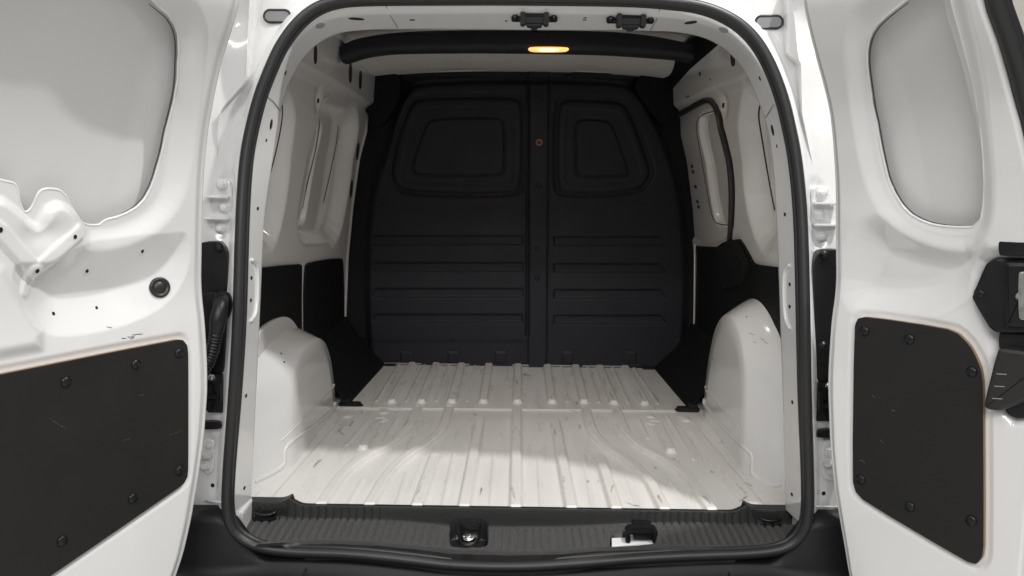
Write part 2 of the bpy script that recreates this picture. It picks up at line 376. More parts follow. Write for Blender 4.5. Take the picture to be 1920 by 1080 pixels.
for p in [[(721, 770), (719, 774)], [(655, 777), (651, 781)], [(1217, 777), (1220, 782)], [(1281, 781), (1287, 789)]]: rib(p, .012, .0045, .012, dirty=0)
for p in [[(706, 755), (749, 684)], [(1234, 760), (1185, 687)], [(762, 755), (797, 684)], [(818, 755), (843, 684)], [(876, 755), (892, 684)], [(1064, 756), (1051, 686)], [(1123, 757), (1100, 686)], [(1178, 758), (1146, 687)],
 [(681, 898), (652, 950)], [(764, 886), (742, 952)], [(852, 850), (830, 952)], [(928, 844), (920, 954)], [(1009, 846), (1016, 954)], [(1093, 852), (1112, 955)], [(1175, 892), (1199, 957)], [(1258, 905), (1290, 957)], [(745, 785), (718, 830)], [(1197, 785), (1215, 822)], [(690, 790), (650, 835)], [(1250, 780), (1300, 862)]]:
    rib(p, .005, .003, .007, dirty=.25)
for c in [(714, 787), (1227, 793)]:
    q = onZ(*c, 0); d = np.abs(np.hypot(FX-q[0], FY-q[1])-.020); FH += .0035*ins(d-.0025, .005)
seamY = np.interp(FX, [-.6, .6], [onZ(644, 766.5, 0)[1], onZ(1304, 772.5, 0)[1]])
FH += .0045*sstep((FY-seamY)/.004)
FH += .002*np.exp(-((FY-seamY)/.003)**2)
FH -= .03*sstep((.004-FY)/.004)
FH += .0006*wob(FX, FY)
# scuffs: dark scratches with a shape of their own
SCUFF = [([(1040, 810), (1041.5, 824)], .003), ([(1084, 794), (1089, 804)], .004), ([(1069, 770), (1084, 773)], .006), ([(1102, 900), (1103, 910)], .003), ([(1121, 897), (1123, 906)], .002), ([(1055, 900), (1058, 918)], .002), ([(1231, 936), (1240, 950)], .004), ([(1316, 936), (1330, 952)], .004),
 ([(1218, 844), (1286, 877)], .0018), ([(1363, 892), (1405, 936)], .002), ([(1334, 884), (1339, 887)], .006), ([(1062, 785), (1065, 786)], .004), ([(985, 703), (989, 706)], .010), ([(1066, 720), (1067, 722)], .005), ([(1097, 725), (1102, 727)], .004),
 ([(587, 877), (601, 862)], .004), ([(639, 812), (645, 816)], .004), ([(756, 806), (766, 794)], .0035), ([(888, 776), (892, 778)], .006), ([(911, 708), (914, 709)], .009), ([(682, 743), (684, 744)], .005), ([(848, 745), (852, 748)], .006), ([(780, 940), (796, 905)], .0025), ([(900, 930), (905, 900)], .0022), ([(960, 920), (963, 945)], .003), ([(968, 722), (970, 730)], .004), ([(1036, 745), (1040, 750)], .005), ([(1143, 742), (1150, 757)], .003), ([(1130, 715), (1137, 735)], .003), ([(1195, 738), (1204, 757)], .003), ([(1080, 757), (1083, 760)], .005),
 ([(655, 800), (661, 790)], .004), ([(677, 770), (680, 775)], .004), ([(633, 815), (645, 800)], .002), ([(1170, 940), (1210, 956)], .003), ([(1400, 905), (1410, 912)], .005), ([(1385, 940), (1400, 936)], .004), ([(1260, 862), (1262, 860)], .006), ([(1225, 875), (1232, 880)], .004), ([(1150, 915), (1146, 930)], .003)]
for pl, r in SCUFF:
    q = fl(pl)
    for k_ in range(4):
        a_, b_ = np.sort(rng.uniform(0, 1, 2)); off = rng.normal(0, r*.35, 2); a = q[0]+(q[-1]-q[0])*a_+off; b = q[0]+(q[-1]-q[0])*max(b_, a_+.25)+off+rng.normal(0, r*.25, 2)
        d = sdline(FX, FY, np.array([a, b])); dirt = np.maximum(dirt, rng.uniform(.7, 1.0)*ins(d-r*.45*rng.uniform(.4, 1), r*1.1))
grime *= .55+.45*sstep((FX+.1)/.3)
for pl in ([(470, 970), (474, 944), (545, 940), (560, 962)], [(1400, 972), (1405, 945), (1468, 955), (1480, 985)]):
    FH -= .05*ins(sdpoly(FX, FY, fl(pl)), .006)
FLG = grid('cargo_floor', np.stack([FX, FY, FH], -1), FLOORM, VAN, attr={'dirt': dirt, 'grime': grime})
sm_ = np.stack([np.linspace(-.56, .56, 60)]*1+[0*np.linspace(0, 1, 60)]*2, 1)
sm_[:, 1] = np.interp(sm_[:, 0], [-.6, .6], [seamY[0, 0], seamY[-1, 0]]); sm_[:, 2] = .004
tube('seam_bead', sm_, .0028, SEAM, FLG.o, n=6, up=(0, 0, 1), ry=.002)
tube('floor_edge_strip', [(x, .003, -.006) for x in np.linspace(-.52, .52, 30)], .0035, PAINT, FLG.o, n=8, up=(0, 0, 1))

# ------------------------------------------------------------------ bulkhead
BY = 1.39
bx = np.arange(-.72, .7205, .003); bz = np.arange(-.01, 1.17, .003)
BX, BZ = np.meshgrid(bx, bz, indexing='ij'); BH = np.zeros(BX.shape)
def bp(pl): return np.array([onY(a, b, BY)[[0, 2]] for a, b in pl])
main = chaikin(bp([(702, 720), (690, 600), (692, 450), (702, 350), (728, 285), (745, 210), (765, 172), (800, 153), (1150, 155), (1188, 165), (1215, 205), (1240, 262), (1268, 340), (1282, 450), (1284, 600), (1270, 720)]), 2)
BH += .035*ins(sdpoly(BX, BZ, main), .035)
flange = chaikin(bp([(745, 132), (760, 160), (830, 152), (1000, 148), (1140, 153), (1185, 162), (1200, 132)]), 1)
BH += .022*ins(sdpoly(BX, BZ, flange), .012)
for outer, inner in [([(733, 331), (742, 275), (761, 217), (775, 189), (797, 184), (961, 181), (978, 190), (983, 212), (981, 345), (969, 366), (767, 363), (745, 350)], [(774, 312), (805, 224), (944, 221), (946, 328), (780, 328)]),
                     ([(1042, 203), (1055, 185), (1155, 189), (1172, 198), (1183, 217), (1219, 312), (1217, 335), (1194, 362), (1055, 367), (1040, 350)], [(1078, 224), (1144, 227), (1178, 324), (1172, 329), (1079, 331)])]:
    so = sdpoly(BX, BZ, chaikin(bp(outer), 2)); si = sdpoly(BX, BZ, chaikin(np.array(sharp(bp(inner), .02)), 1))
    BH -= .012*np.exp(-(so/.010)**2)
    BH -= .003*ins(so+.036, .006)
    BH += .006*ins(si, .008)
    BH -= .006*np.exp(-((si-.002)/.004)**2)
for k, (ya, yb) in enumerate([(441, 457), (491, 507), (539, 555), (587, 602)]):
    for pl in ([(706, ya), (980, ya), (980, yb), (700, yb)], [(1038, ya+2), (1236, ya+2), (1247, yb+2), (1038, yb+2)]):
        BH -= .009*ins(sdpoly(BX, BZ, bp(pl)), .009)
strip = bp([(991, 120), (1029, 120), (1026, 700), (990, 700)]); ss = sdpoly(BX, BZ, strip)
BH += .008*ins(ss, .006)
BH -= .012*np.exp(-(sdline(BX, BZ, bp([(990, 158), (989, 625)]))/.0055)**2)
BH -= .006*np.exp(-(sdline(BX, BZ, bp([(1029.5, 158), (1025, 690)]))/.004)**2)
BH -= .004*ins(sdpoly(BX, BZ, bp([(660, 636), (990, 636), (990, 720), (660, 720)])), .02)
for c in [(763, 666), (851, 666), (939, 666), (1064, 668), (1181, 670)]:
    q = bp([(c[0]-10, 656), (c[0]+10, 656), (c[0]+11, 678), (c[0]-11, 678)]); sq = sdpoly(BX, BZ, q); BH += .003*ins(sq, .006)-.002*np.exp(-(sq/.004)**2)
BK = grid('bulkhead', np.stack([BX, BY-BH, BZ], -1), DULL, VAN); BK.o.data.materials.append(COVER)
mk_ = sdpoly(BX, BZ, main) > .012; BK.o.data.polygons.foreach_set('material_index', (mk_[:-1, :-1] & mk_[1:, 1:] & (BZ[:-1, :-1] < 1.08)).ravel().astype(np.int32))
RIV = lathe_mesh('bulkhead_bolt', [(.0105, 0), (.0105, .001), (.008, .002), (.006, .005), (.004, .0054)], DULL, 12)
for c in [(812, 147), (887, 144), (978, 143), (1067, 144), (1142, 149), (1011, 184), (1010, 348), (1008, 466), (1007, 521)]:
    p, n = at(BK, *c); inst(RIV, 'bulkhead_bolt', p-n*.0005, n, BK.o)
p, n = at(BK, 1011, 267)
lk = lathe_mesh('bulkhead_lock', [(.0135, 0), (.0135, .003), (.011, .005), (.007, .005), (.006, .002), (.0, .002)], COPPER, 18); inst(lk, 'bulkhead_lock', p, n, BK.o)
plate('key_slot', [p+n*.0052+np.array([a, 0, b]) for a, b in ((-.0025, -.006), (.0025, -.006), (.0025, .006), (-.0025, .006))], n, .0006, HOLE, BK.o, bev=.0002)
for pl in ([(720, 679), (790, 680)], [(815, 681), (880, 681.5)], [(960, 682), (1010, 683)], [(1030, 683), (1072, 684)], [(1092, 684), (1175, 686)]):
    a = [onY(x, y, BY-.04)[[0]][0] for x, y in pl]; boxes('floor_gap_strip', [(((a[0]+a[1])/2, BY-.038, .011), (abs(a[1]-a[0])/2, .003, .0025))], GREY, BK.o, .0008)

# ------------------------------------------------------------------ side panels
wy = np.r_[np.arange(-.02, .9, .004), np.arange(.9, 1.42, .005)]; wz = np.arange(-.005, 1.185, .004)
WY, WZ = np.meshgrid(wy, wz, indexing='ij')
def wall(s, feats):
    H = np.zeros(WY.shape)
    for kind, pl, a, b in feats:
        q = wpoly(pl, s)
        if kind == 'pocket': H += a*ins(sdpoly(WY, WZ, chaikin(q, 2)), b)
        if kind == 'edge': H += a*ins(sdpoly(WY, WZ, chaikin(q, 2)), b); H -= .008*np.exp(-(sdpoly(WY, WZ, chaikin(q, 2))/.006)**2)
        if kind == 'poly': H += a*ins(sdpoly(WY, WZ, q), b)
        if kind == 'bead': d = sdline(WY, WZ, chaikin(q, 2, closed=False)); H += a*ins(d-b, b)
        if kind == 'groove': d = sdline(WY, WZ, chaikin(q, 2, closed=False)); H += a*np.exp(-(d/b)**2)
        if kind == 'dent': H += a*gauss(WY, WZ, q[0], b)
    H += .0007*wob(WY, WZ)
    return grid('side_panel', np.stack([s*(Xw(WZ)-H), WY, WZ], -1), PAINT, VAN)
LW = wall(-1, [
 ('poly', [(480, 96), (551, 131), (612, 160), (678, 199), (720, 195), (720, -60), (480, -60)], .028, .03),
 ('pocket', [(604, 194), (640, 199), (668, 212), (667, 260), (652, 364), (634, 446), (605, 450), (567, 443), (563, 394), (580, 310)], -.05, .075),
 ('edge', [(601, 222), (620, 226), (632, 236), (630, 260), (606, 382), (600, 420), (572, 420), (566, 391), (585, 290)], -.010, .006),
 ('bead', [(609, 226), (600, 290), (572, 402)], .010, .010),
 ('pocket', [(480, 180), (535, 190), (548, 215), (538, 330), (520, 440), (490, 460), (440, 460), (440, 180)], -.05, .08),
 ('edge', [(470, 190), (525, 192), (530, 215), (521, 270), (502, 345), (490, 400), (440, 420)], -.008, .006),
 ('dent', [(597, 188)], -.008, .03),
 ('groove', [(646, 610), (652, 470), (661, 380), (674, 290), (688, 215)], .006, .012)])
RW = wall(1, [
 ('poly', [(1262, 215), (1275, 203), (1332, 180), (1425, 146), (1500, 110), (1500, -40), (1240, -40), (1240, 200)], .022, .03),
 ('pocket', [(1262, 216), (1278, 210), (1328, 187), (1342, 196), (1356, 226), (1376, 333), (1377, 372), (1371, 452), (1300, 462), (1280, 400)], -.010, .02),
 ('edge', [(1304, 225), (1312, 213), (1338, 205), (1350, 225), (1368, 320), (1370, 380), (1367, 420), (1341, 423), (1333, 403), (1322, 333)], -.016, .008),
 ('pocket', [(1400, 170), (1445, 165), (1480, 180), (1490, 420), (1455, 455), (1425, 450), (1402, 380), (1392, 260)], -.05, .09),
 ('edge', [(1424, 192), (1440, 185), (1475, 190), (1485, 400), (1456, 398), (1441, 333), (1421, 213)], -.010, .006),
 ('dent', [(1358, 198)], -.008, .03)])
def on_flat(px, py, X): return onX(px, py, X)
def lining(pxs, s, off, name='side_lining', th=.004, rd=1, mat_=None):
    q = wpoly(pxs, s); q = chaikin(q, rd) if rd else np.asarray(q)
    q = resample(q, 60, closed=True)
    pts = np.stack([s*(Xw(q[:, 1])-off), q[:, 0], q[:, 1]], 1)
    return plate(name, pts, (-s, 0, .05), th, mat_ or BOARD, VAN, bev=.001, back=.004)
# left: two black hardboard linings with a white strip between; right: one moulded lining
lining(sharp([(440, 507), (563.5, 493.5), (562, 660), (440, 700)], 5), -1, .003, mat_=HEAD)
lining(sharp([(569.5, 492.5), (642, 482), (641, 690), (568, 720)], 7), -1, .003, mat_=HEAD)
RL = [(1308.5, 461), (1350, 463), (1367, 451), (1391, 448), (1417, 495.5), (1480, 503), (1480, 660), (1400, 720), (1311, 712), (1307, 640)]
lining(RL, 1, .004, rd=0, mat_=HEAD)
q = wpoly([(1352, 466), (1368, 453), (1390, 450), (1416, 498), (1402, 535), (1368, 545)], 1)
pts = np.stack([Xw(q[:, 1])-.006, q[:, 0], q[:, 1]], 1); plate('lining_bulge', pts, (-1, 0, .05), .022, HEAD, VAN, bev=.016)
q = wpoly([(1309, 458), (1308, 560), (1306.5, 640), (1308, 680), (1313, 712)], 1); tube('sheet_edge', np.stack([Xw(q[:, 1])-.012, q[:, 0], q[:, 1]], 1), .0028, PAINT, RW.o, n=6, up=(1, 0, 0))
q = chaikin(wpoly([(1262, 222), (1277, 214), (1303, 199), (1327, 186), (1340, 192), (1352, 218), (1364, 277), (1373.5, 333), (1375, 375), (1371, 455)], 1), 2, closed=False)
tube('sliding_door_seal', np.stack([Xw(q[:, 1])-.004, q[:, 0], q[:, 1]], 1), .0095, RUBBER, VAN, n=10, up=(1, 0, 0))
def slot(g, pxs, name='slot', parent=None, rd=2): return plate_px(name, pxs, g, .0012, HOLE, parent or g.o, rd=rd, bev=.0003)
for x0, y0, x1, y1, w_ in [(591.5, 84, 591, 121, 3), (657, 117, 656.5, 156, 2.8), (676, 132, 675, 168, 2.6), (672, 267, 669, 301, 2.4), (660, 337, 657, 371, 2.4), (597, 184, 595.5, 194, 1.8)]:
    slot(LW, [(x0-w_, y0), (x0+w_, y0+1), (x1+w_, y1), (x1-w_, y1-1)])
for x0, y0, x1, y1, w_ in [(1373.5, 95, 1375, 125, 4), (1313, 134, 1312, 143, 1.4), (1357, 192, 1356, 203, 2), (1297, 308, 1298, 316, 2.2), (1299, 318, 1300, 326, 2.2), (1304, 346, 1305, 354, 2.2), (1307.5, 374, 1308.5, 382, 2.2), (1309.5, 384, 1310.5, 392, 2.2), (1331, 147, 1333, 151, 1.2), (1287, 179, 1289, 184, 1.2), (1290.5, 178, 1292.5, 183, 1.2)]:
    slot(RW, [(x0-w_, y0), (x0+w_, y0+1), (x1+w_, y1), (x1-w_, y1-1)])

for g, pl in ((LW, [(634, 236), (632, 260), (622, 312), (606, 380)]), (LW, [(598, 224), (599, 240), (590, 290), (574, 352), (567, 391)]), (LW, [(529, 197), (530, 220), (520, 275), (502, 344)]), (RW, [(1340, 208), (1315, 214), (1304, 230), (1310, 268), (1322, 333), (1334, 403), (1342, 421), (1366, 422)]), (RW, [(1427, 193), (1421, 212), (1430, 265), (1441, 333), (1453, 394)])):
    q = np.array([at(g, *c)[0]+at(g, *c)[1]*.0004 for c in resample(chaikin(np.array(pl, float), 2, closed=False), 24)]); q = q[np.r_[True, np.linalg.norm(np.diff(q, axis=0), axis=1) > .006]]
    tube('panel_gap', chaikin(q, 2, closed=False), .0016 if pl[0][0] < 1400 else .0022, HOLE, g.o, n=6, up=(1, .2, 0))

# ------------------------------------------------------------------ wheel arches
def arch(s):
    wallc = np.array([(.12, 0), (.14, .08), (.17, .17), (.22, .255), (.30, .315), (.40, .345), (.50, .35), (.60, .33), (.69, .28), (.755, .19), (.79, .09), (.80, 0)])
    inn = np.array([(.285, 0), (.285, .08), (.292, .16), (.315, .225), (.36, .27), (.43, .30), (.50, .305), (.58, .29), (.655, .245), (.71, .17), (.745, .085), (.755, 0)])
    if s < 0:
        wallc = np.array([(.05, 0), (.06, .10), (.08, .20), (.12, .275), (.20, .325), (.30, .345), (.40, .35), (.50, .35), (.60, .335), (.69, .29), (.76, .20), (.80, .09), (.805, 0)])
        inn = np.array([(.275, 0), (.276, .08), (.280, .17), (.295, .235), (.33, .28), (.40, .305), (.48, .312), (.58, .302), (.66, .262), (.72, .19), (.755, .095), (.765, 0)])
    kz = (.89, 1.19)[s > 0]; wallc[:, 1] *= kz; inn[:, 1] *= kz
    a = resample(chaikin(wallc, 3, closed=False), 70); b = resample(chaikin(inn, 3, closed=False), 70)
    prof = [(0, .70), (0, .652), (.06, .640), (.3, .620), (.6, .598), (.84, .5815), (.92, .5765), (1, .5735)]
    rows = []
    for k, X in prof:
        yz = a*(1-k)+b*k; rows.append(np.stack([np.full(70, s*X), yz[:, 0], yz[:, 1]], 1))
    c = np.array([.5, .05])
    for k in (.85, .6, .3, .02):
        yz = c+(b-c)*k; yz[:, 1] = b[:, 1]*k; rows.append(np.stack([np.full(70, s*.573), yz[:, 0], yz[:, 1]], 1))
    P = np.stack(rows, 1)
    return grid('wheel_arch', P, PAINT, VAN)
AL = arch(-1); AR = arch(1)
for s, g in ((-1, AL), (1, AR)):
    # lower edge of the arch lapped over the floor and sealed
    bead, lap = (([(638, 754), (600, 790), (564, 815), (546, 829), (535, 841), (533, 856), (535, 870), (520, 882), (500, 892), (478, 902)], [(632, 718), (600, 752), (560, 795), (526, 828)]) if s < 0 else
                 ([(1312, 750), (1342, 786), (1387, 833), (1406, 848), (1411, 860), (1407, 890), (1422, 901), (1446, 911), (1466, 907)], [(1314, 722), (1342, 753), (1384, 800)]))
    def run(pl, r, m, nm, ry):
        q = np.array([at(g, *c)[0] for c in resample(chaikin(np.array(pl, float), 2, closed=False), 40)]); q = q[np.r_[True, np.linalg.norm(np.diff(q, axis=0), axis=1) > .004]]
        tube(nm, chaikin(q, 2, closed=False), r, m, g.o, n=8, up=(s, .3, 0), ry=ry)
    run(bead, .0065, PAINT, 'seam_bead', .003); run(lap, .003, PAINT, 'lap_joint', .0015)
    tube('floor_bead', [(s*.570, y, .004) for y in np.linspace(.30, .79, 12)], .0035, SEAM, g.o, n=6)
q = [on_wall(a, b, -1) for a, b in [(470, 690), (470, 626), (487, 609), (507, 597), (526, 592), (538, 600), (546, 614), (554, 636), (560, 668), (520, 690)]]
plate('arch_flange', chaikin(np.array([(-.650, p[1], p[2]) for p in q]), 2), (1, 0, 0), .010, PAINT, AL.o, bev=.003)
for g, c, r in ((AL, (527, 663), .003), (AL, (533, 679), .0028), (AR, (1400, 594), .002), (AR, (1337, 672), .0022)):
    p, n = at(g, *c); inst(lathe_mesh('arch_plug', [(r, 0), (r*.8, .0012), (.0002, .0015)], HOLE, 10), 'arch_plug', p, n, g.o)
for pl in ([(1405, 625), (1413, 628)], [(1412, 641), (1418, 642)], [(1426, 634), (1434, 639)], [(1432, 641), (1440, 644)]):
    a, b = [at(AR, *c) for c in pl]; tube('paint_scratch', [a[0]+a[1]*.0004, (a[0]+b[0])/2+a[1]*.0012, b[0]+b[1]*.0004],   .0005, GREYD, AR.o, n=5, up=(0, 0, 1))

# black covers along the floor edge ahead of the arches, with their feet
for s in (-1, 1):
    sec = [(.69, .20), (.655, .185), (.605, .09), (.552, .022), (.54, .010), (.54, 0)]
    sec2 = [(.69, .20), (.655, .185), (.595, .09), (.526, .022), (.512, .010), (.512, 0)]
    ys = np.linspace(.805, 1.365, 12); rows = []
    for i, y in enumerate(ys):
        k = i/11; rows.append([(s*(a[0]*(1-k)+b[0]*k), y, a[1]) for a, b in zip(sec, sec2)])
    V = np.array(rows); c = grid('floor_side_cover', V, COVER, VAN)
    mk('cover_end', V[0], [tuple(range(6))], COVER, c.o, smooth=False)
    boxes('cover_foot', [((s*.535, .80, .008), (.035, .012, .008)), ((s*.505, .798, .005), (.012, .008, .005)), ((s*.55, .80, .018), (.012, .009, .008))], BLACK, c.o, .003)
    boxes('cover_clip', [((s*.49, 1.345, .006), (.022, .012, .006))], BLACK, c.o, .003)

# ------------------------------------------------------------------ roof, cross bow, lamp
rx = np.linspace(-.62, .62, 120); ry_ = np.linspace(.05, 1.42, 120); RX, RY = np.meshgrid(rx, ry_, indexing='ij')
RZ = 1.175-.035*(np.abs(RX)/.6)**3-.074*sstep((RY-.75)/.55)+.006*ins(np.abs(np.abs(RX)-.25)-.06, .05)*sstep((RY-.2)/.1)
grid('roof_panel', np.stack([RX, RY, RZ], -1), ROOFM, VAN)
RG = None
def bow():
    pb = [(640, 116), (652, 113), (676, 105), (704, 99.5), (745, 96), (850, 94.5), (960, 95), (1068, 96.5), (1150, 99), (1252, 106), (1285, 110), (1300, 114)]
    pt = [(634, 84), (650, 74), (690, 65), (734, 60), (800, 57), (880, 56), (960, 56), (1070, 57), (1150, 59), (1230, 66), (1285, 76), (1300, 80)]
    Y0 = .70
    b = chaikin(np.array([onY(*p, Y0) for p in pb]), 2, closed=False); t = chaikin(np.array([onY(*p, Y0) for p in pt]), 2, closed=False)
    b, t = resample(b, 80), resample(t, 80); rows = []
    for k, dy in [(1.25, .10), (1.0, .035), (.9, .012), (.55, 0.), (.40, -.006), (.3, -.008), (.12, -.004), (.03, .006), (0, .022), (0, .07), (.1, .085), (1.25, .10)]:
        q = b+(t-b)*k; q[:, 1] = Y0+dy; rows.append(q)
    P = np.stack(rows, 1); o = grid('roof_bow', P, DULL, VAN)
    mk('bow_end', P[0], [tuple(range(P.shape[1]-1))], DULL, o.o, smooth=False); return o, P
BO, BP = bow()
pl = chaikin(np.array(sharp([(989, 88), (1068, 88.5), (1065, 97.5), (992, 97.5)], 6)), 2)
lp = plane_px(pl, (0, .692, 0), (0, 1, 0)); LO = plate('cargo_lamp', lp, (0, -1, 0), .010, LENS, VAN, bev=.003, back=.01)
LO['label'] = 'lit amber load bay lamp in the black roof bow'
pl = chaikin(np.array(sharp([(1008, 91.5), (1048, 91.8), (1046, 95.5), (1010, 95.5)], 4)), 2); plate('lamp_bulb', plane_px(pl, (0, .6815, 0), (0, 1, 0)), (0, -1, 0), .002, BULB, LO, bev=.0008)
lamp('cargo_lamp_light', tuple(onY(1028, 97.5, .683)), (.062, .60, 0), .026, .007, .95, (1, .82, .62))
# black roof-edge trim on the right, and at the head of the bulkhead
def solid(name, pxs, Yn, Yf, m, parent=None):
    a = np.array([onY(*p, Yn) for p in pxs]); k = len(a); bq = a.copy(); bq[:, 1] = Yf
    V = np.vstack([a, bq]); F = [tuple(range(k)), tuple(reversed(range(k, 2*k)))]+[(i, (i+1) % k, k+(i+1) % k, k+i) for i in range(k)]
    return mk(name, V, F, m, parent or VAN, smooth=False)
q = np.array([onX(a, b, .60) for a, b in ()]) if False else None
tr = [((.53, .16, 1.13), (.60, .16, 1.02), (.62, .16, 1.12)), ((.50, .72, 1.14), (.583, .72, 1.035), (.62, .72, 1.13)), ((.45, 1.36, 1.13), (.585, 1.36, 1.00), (.62, 1.36, 1.12))]
V = np.array(tr); grid('roof_edge_trim', np.concatenate([V, V[:, :1]], 1), HEAD, VAN)
solid('bulkhead_corner_cover', chaikin([(1250, 125), (1300, 100), (1284, 142), (1268, 188), (1274, 204), (1268, 222), (1246, 240), (1215, 205), (1190, 168), (1196, 140)], 1), 1.33, 1.395, HEAD)
solid('bulkhead_corner_cover', chaikin([(687, 132), (742, 136), (752, 150), (746, 190), (722, 232), (700, 240), (690, 212), (671, 198), (676, 188), (687, 172)], 1), 1.33, 1.395, HEAD)
tube('roof_drip_bead', [onY(735, 139, 1.34), onY(748, 137, 1.33), onY(757, 134, 1.33), onY(765, 132, 1.34)], .004, SEAM, VAN, n=6)
tube('bulkhead_head_strip', [onY(x, y, 1.345) for x, y in ((745, 137), (850, 133), (960, 131), (1080, 133), (1195, 138))], .003, SEAM, VAN, n=6)
for pl in ([(790, 131), (830, 128), (870, 131), (830, 134)], [(1128, 132), (1152, 129), (1190, 133), (1160, 136)]):
    plate_px('roof_slot', pl, BK, .003, HOLE, BK.o, n=(0, -1, 0), rd=2, centre=(960, 148))

# ------------------------------------------------------------------ fittings of the opening frame
def blob(g, c, rx_, rz_, m, name, th=.0015, ang=0, parent=None, n=None):
    p, nn = at(g, *c); n = nn if n is None else n; M = frame(p, n); a = np.linspace(0, 2*np.pi, 20, endpoint=False)
    x, y = rx_*np.cos(a), rz_*np.sin(a); ca, sa = math.cos(ang), math.sin(ang)
    pts = [M @ Vector((x_*ca-y_*sa, x_*sa+y_*ca, 0)) for x_, y_ in zip(x, y)]
    return plate(name, [tuple(v) for v in pts], n, th, m, parent or g.o, bev=th*.5)
for c, rx_, rz_, m, nm in [((668, 35), .017, .0055, HOLE, 'bolt_hole'), ((1295, 42), .017, .0055, HOLE, 'bolt_hole'), ((600, 48), .0125, .0095, GREY, 'hole_plug'), ((1357, 56), .0125, .0095, GREY, 'hole_plug'), ((773, 37), .006, .0022, HOLE, 'bolt_hole'), ((508, 233), .006, .011, HOLE, 'bolt_hole'), ((1449, 244), .006, .012, HOLE, 'bolt_hole'), ((499, 263), .003, .0035, HOLE, 'bolt_hole'), ((1457, 274), .002, .004, HOLE, 'bolt_hole'), ((535, 137), .003, .005, HOLE, 'bolt_hole'), ((1425, 147), .003, .005, HOLE, 'bolt_hole'),
  ((483, 391), .005, .004, HOLE, 'bolt_hole'), ((471, 521), .005, .004, HOLE, 'bolt_hole'), ((470, 563), .005, .004, HOLE, 'bolt_hole'), ((461, 742), .005, .004, HOLE, 'bolt_hole'), ((458, 915), .005, .004, HOLE, 'bolt_hole'), ((1472, 402), .005, .004, HOLE, 'bolt_hole'), ((1481, 533), .005, .004, HOLE, 'bolt_hole'), ((1481, 575), .005, .004, HOLE, 'bolt_hole'), ((1486, 754), .005, .004, HOLE, 'bolt_hole'), ((1485, 927), .005, .004, HOLE, 'bolt_hole'), ((949, 39), .003, .0015, HOLE, 'bolt_hole'), ((1097, 33), .004, .0012, HOLE, 'bolt_hole'), ((1096, 37), .004, .0012, HOLE, 'bolt_hole')]:
    blob(FR, c, rx_, rz_, m, nm)
def on_frame_line(pxs, r, m, name):
    tube(name, [at(FR, *c)[0]+at(FR, *c)[1]*r*.2 for c in pxs], r, m, FR.o, n=6, up=(.3, 1, .1))
for pl in ([(471, 487), (479, 492), (482, 510), (482, 560), (478, 592), (469, 602)], [(1481, 497), (1473, 503), (1470, 525), (1471, 575), (1474, 602), (1482, 616)]):
    q = chaikin(np.array(pl, float), 2, closed=False); on_frame_line(q, .0042, PAINT, 'pressed_bead')
for pl in ([(724, 11), (732, 30), (745, 51)], [(1237, 17), (1232, 36), (1220, 56)], [(500, 180), (512, 190), (524, 206)], [(1460, 190), (1450, 197), (1436, 220)]):
    on_frame_line(pl, .0012, GREY, 'panel_joint')
# roof strikers for the two doors
def striker(c, w_):
    p = onY(c[0], c[1], .035); u = w_/865.
    o = boxes('roof_striker', [((p[0], p[1], p[2]), (u*.25, .010, .010)), ((p[0]-u*.36, p[1]+.006, p[2]+.004), (u*.14, .006, .0075)), ((p[0]+u*.36, p[1]+.006, p[2]+.004), (u*.14, .006, .0075)), ((p[0]-u*.25, p[1]-.008, p[2]-.001), (.0055, .012, .0135)), ((p[0]+u*.25, p[1]-.008, p[2]-.001), (.0055, .012, .0135)), ((p[0], p[1], p[2]-.012), (u*.17, .010, .004)), ((p[0], p[1]+.002, p[2]-.016), (u*.08, .008, .004)), ((p[0], p[1]-.010, p[2]+.009), (u*.22, .005, .0028)), ((p[0], p[1]+.035, p[2]+.012), (u*.4, .03, .006))], STRIKE, VAN, .002)
    for sg in (-1, 1): inst(BOLT_B, 'striker_bolt', (p[0]+sg*u*.42, p[1]-.004, p[2]+.004), (0, -1, 0), o, .55)
BOLT = lathe_mesh('hinge_bolt', [(.0115, 0), (.0115, .0018), (.0075, .003), (.0070, .003), (.0068, .0085), (.0055, .0095), (.002, .0097)], PAINT, 18)
BOLT_B = lathe_mesh('black_bolt', [(.0115, 0), (.0115, .002), (.0075, .003), (.0068, .008), (.0055, .009), (.002, .0092)], BLACK, 12)
striker((1002, 37), 84); striker((1182, 40), 86)

# ------------------------------------------------------------------ sill trim
def yf_px(pl, Z): q = np.array([onZ(a, b, Z)[:2] for a, b in pl]); return lambda x: np.interp(x, q[:, 0], q[:, 1])
Zt = -.030
_ft = np.array([onY(a, b, -.012)[[0, 2]] for a, b in [(440, 972), (560, 973), (640, 973), (720, 976), (800, 983), (850, 988), (960, 990), (1050, 989), (1120, 986), (1200, 981), (1300, 981), (1400, 984), (1500, 985)]])
ztread = lambda x: np.interp(x, _ft[:, 0], _ft[:, 1])
_fr = []
for a, b in [(440, 1010), (490, 1018), (560, 1013), (640, 1012), (720, 1016), (800, 1024), (850, 1030), (960, 1033), (1050, 1031), (1120, 1025), (1200, 1023), (1300, 1024), (1400, 1024), (1500, 1008)]:
    q = onZ(a, b, -.03)
    for _ in range(8): q = onZ(a, b, float(ztread(q[0]))-.006)
    _fr.append(q[:2])
_fr = np.array(_fr); front = lambda x: np.interp(x, _fr[:, 0], _fr[:, 1])
sx = np.arange(-.625, .6255, .0022); st = np.linspace(0, 1, 110)
SX, ST = np.meshgrid(sx, st, indexing='ij')
FT, FN = -.012+0*SX, front(SX); ZT = ztread(SX)
back = 0.006+0*SX
